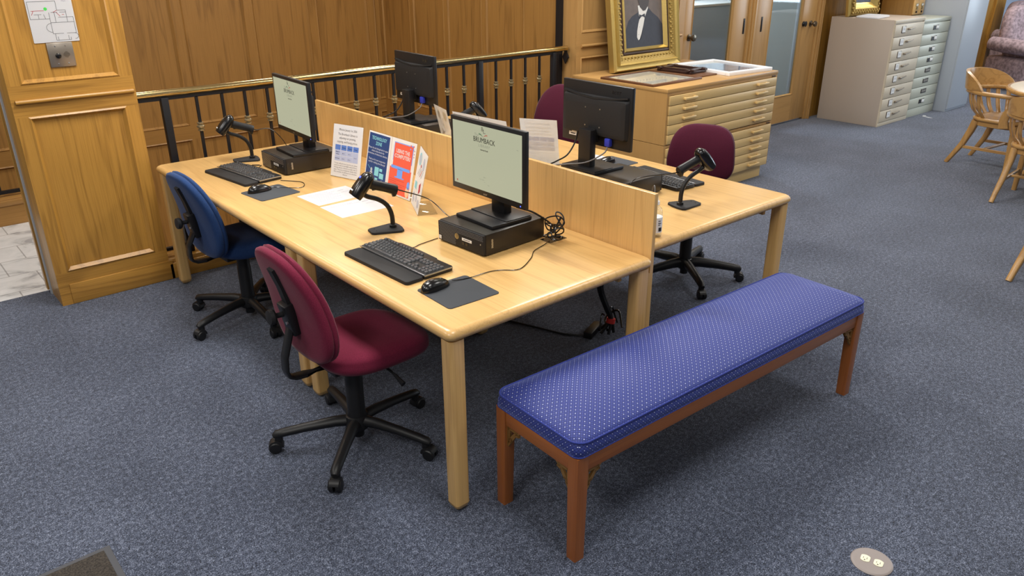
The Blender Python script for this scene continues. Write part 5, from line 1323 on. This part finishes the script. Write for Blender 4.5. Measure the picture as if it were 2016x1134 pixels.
mb = MB(); mb.poly([lean @ Vector(q) for q in ((.135, -.02, .135), (W - .135, -.02, .135), (W - .135, -.02, H - .135), (.135, -.02, H - .135))]); mb.build('canvas', M['darkpaint'], gp, recalc=False)
mb = MB(); random.seed(3)
mb.rings([[(x * s + .012 * math.sin(3 * y), y * s, z + .006 * math.sin(9 * x + 4 * y)) for x, y in rrect(.30, .26, .03, 3)] for z, s in ((0.001, 1.0), (.012, 1.0), (.016, .9), (.014, .3))])
o = mb.build('folded_cloth', M['paper'], None, (7.72, 2.50, 1.158)); tag(o, 'crumpled white cloth lying on the cream filing cabinet', 'cloth')
oc = thing('office_cabinet', 'pale cabinet in the office seen through the right glass door', 'cabinet', (6.55, 4.2, 0))
mb = MB(); mb.box(0, 1.2, 0, .5, 0, 1.22, b=.01); mb.build('body', M['grey'], oc); mb = MB(); mb.box(-.02, 1.22, -.02, .52, 1.22, 1.25, b=.006); mb.build('top', M['whiteframe'], oc)

# ------------------------------------------------------------ round table with banker's chairs, wing chair
rt = thing('round_table', 'round table with cream top and oak edge at the right', 'table', (6.77, 0.05, 0))
mb = MB(); mb.lathe([(.0, .722), (.595, .722), (.598, .724), (.598, .748), (.59, .7505), (0, .7505)], seg=64); mb.build('tabletop', M['tabletop'], rt)
mb = MB(); mb.lathe([(.60, .712), (.618, .714), (.628, .724), (.628, .738), (.618, .748), (.60, .751), (.597, .748), (.597, .714)], seg=64); mb.build('edge_band', M['chairX'], rt)
mb = MB(); mb.lathe([(.055, .04), (.06, .10), (.05, .3), (.05, .6), (.09, .70), (.20, .722)], seg=24); mb.build('pedestal', M['chairZ'], rt)
for k in range(4):
    a = k * PI / 2 + PI / 4
    mb = MB(); mb.bar([(.04 * math.cos(a), .04 * math.sin(a), .12), (.2 * math.cos(a), .2 * math.sin(a), .10), (.36 * math.cos(a), .36 * math.sin(a), .035), (.40 * math.cos(a), .40 * math.sin(a), .02)], .06, .07, b=.4, hei=[.12, .09, .06, .04]); mb.build('foot', M['chairX'], rt)

def bow(r0x, r0y, z, a): return (r0x * math.cos(a), r0y * math.sin(a), z)
def bankers_chair(label, loc, heading):
    t = thing('wooden_armchair', label, 'chair', (loc[0], loc[1], 0), math.radians(heading), "oak banker's armchairs")
    # local: sitter faces +x, back at -x
    mb = MB(); R = []
    for z, s in ((.415, .90), (.42, .97), (.432, 1.0), (.446, .99), (.452, .95), (.450, .80), (.442, .5), (.440, .15)):
        R.append([(x * s + .02, y * s, z) for x, y in superell(.46, .50, 3.2, 40)])
    mb.rings(R); mb.build('seat', M['chairX'], t, sharp=60)
    mb = MB(); mb.rings([[(x * s + .02, y * s, z) for x, y in superell(.42, .46, 3.2, 32)] for z, s in ((.375, .96), (.38, 1), (.416, 1))]); mb.build('seat_apron', M['chairX'], t)
    # bow: arms and back in one steam bent piece, the crest rising at the back
    A = [-2.62 + 5.24 * k / 28 for k in range(29)]
    def bowpt(a):
        b = PI + a                                    # a=0 at the back
        x = -.02 + .30 * math.cos(b); y = .305 * math.sin(b)
        if abs(a) > PI / 2: x = -.02 + (abs(a) - PI / 2) * .27; y = math.copysign(.305 - .03 * (abs(a) - PI / 2), y)
        return x, y
    mb = MB(); mb.bar([(*bowpt(a), .672) for a in A], .060, .034, b=.35, wid=[.075 if abs(a) > 2.3 else .052 for a in A]); mb.build('arm_bow', M['chairX'], t, sharp=50)
    mb = MB(); R = []
    for k in range(25):
        u = -1 + 2 * k / 24; a = u * 1.45; b = PI + a; hgt = .098 * (1 - abs(u) ** 3.4) ** .8 + .006; 
        for_x = lambda r: (-.02 + r * math.cos(b) - .03, (r + .005) * math.sin(b))
        xi, yi = for_x(.285); xo, yo = for_x(.312); tz = .685
        R.append([(xi, yi, tz), (xo, yo, tz), (xo * 1.06, yo * 1.02, tz + hgt * 1.5), (xi * 1.06, yi * 1.02, tz + hgt * 1.5)])
    mb.rings(R); mb.build('crest_rail', M['chairX'], t, sharp=40)
    for k in range(9):
        a = -1.2 + 2.4 * k / 8; b = PI + a
        p0 = Vector((-.0 + .20 * math.cos(b), .225 * math.sin(b), .445)); p1 = Vector((-.03 + .295 * math.cos(b), .30 * math.sin(b), .70)); md = (p0 + p1) / 2 + Vector((.03 * math.cos(b), .03 * math.sin(b), 0)); q1 = p0.lerp(p1, .25) + Vector((.03 * math.cos(b), .03 * math.sin(b), 0))
        mb = MB(); mb.bar([p0, q1, md, p1], .036, .014, up=(math.cos(b), math.sin(b), 0), b=.5); mb.build('slat', M['chairZ'], t, sharp=50)
    for s in (-1, 1):
        mb = MB(); mb.bar([(.235, s * .272, .665), (.20, s * .268, .60), (.135, s * .262, .52), (.12, s * .256, .46), (.13, s * .252, .395)], .075, .026, up=(0, s, 0), b=.3, wid=[.10, .085, .07, .075, .085]); mb.build('arm_support', M['chairZ'], t, sharp=50)
        # legs: back ones sabre shaped
        mb = MB(); mb.bar([(-.14, s * .19, .415), (-.165, s * .195, .32), (-.21, s * .205, .19), (-.27, s * .215, .08), (-.315, s * .22, 0)], .045, .045, up=(1, 0, .4), b=.3, wid=[.05, .046, .042, .036, .032], hei=[.062, .056, .046, .038, .034]); mb.build('leg', M['chairZ'], t, sharp=50)
        mb = MB(); mb.bar([(.20, s * .20, .415), (.205, s * .205, .25), (.215, s * .215, .0)], .042, .042, up=(1, 0, 0), b=.3, wid=[.045, .042, .034], hei=[.045, .042, .034]); mb.build('leg', M['chairZ'], t, sharp=50)
        mb = MB(); mb.bar([(-.225, s * .207, .165), (.21, s * .21, .175)], .018, .026, b=.3); mb.build('stretcher', M['chairX'], t)
    mb = MB(); mb.bar([(-.02, -.208, .17), (-.02, .208, .17)], .026, .018, b=.3); mb.build('stretcher', M['chairY'], t)
    return t
bc = bankers_chair("oak banker's armchair on the far side of the round table", (6.74, 0.66), -96)
dup(bc, "oak banker's armchair at the near side of the round table, cut by the frame", (5.80, 0.00, 0), math.radians(2), skip=())
dup(bc, "oak armchair at the right edge of which only one leg shows", (4.135, -0.735, 0), math.radians(-5.6))

wc = thing('upholstered_armchair', 'pink and grey upholstered armchair nearest the tall grey cabinet', 'chair', (11.62, 2.08, 0), math.radians(-22), 'pink and grey upholstered armchairs')
def puff(name, x0, x1, y0, y1, z0, z1, b, mat=None):
    mb = MB(); mb.box(x0, x1, y0, y1, z0, z1, b=b, seg=5, mat=mat); mb.flat.clear(); return mb.build(name, M['wing'], wc, sharp=70)
puff('seat_base', -.36, .36, -.36, .36, .10, .44, .06)
puff('seat_cushion', -.25, .25, -.38, .22, .42, .56, .07)
mb = MB(); mb.rings([[(x * s_, .30 + .10 * (z_ - .5) + d_, .76 + z_ * s_ + .02) for x, z_ in superell(.50, .66, 3.0, 36, taper=-.08)] for d_, s_ in ((-.10, .5), (-.10, .8), (-.07, .95), (0, 1.0), (.06, .95), (.09, .8), (.09, .5))]); mb.build('backrest', M['wing'], wc, sharp=70)
for s_ in (-1, 1):
    mb = MB(); mb.tube([(s_ * .35, -.38, .57), (s_ * .35, -.2, .59), (s_ * .35, .1, .60), (s_ * .34, .30, .61)], [.085, .10, .10, .09], 16); mb.build('arm', M['wing'], wc, sharp=60)
for x in (-.30, .30):
    for y in (-.30, .30): mb = MB(); mb.cyl((x, y, 0), (x, y, .11), .018, .026); mb.build('leg', M['darkframe'], wc)
dup(wc, 'pink and grey upholstered armchair farther right, cut by the frame', (12.78, 2.45, 0), math.radians(-22))
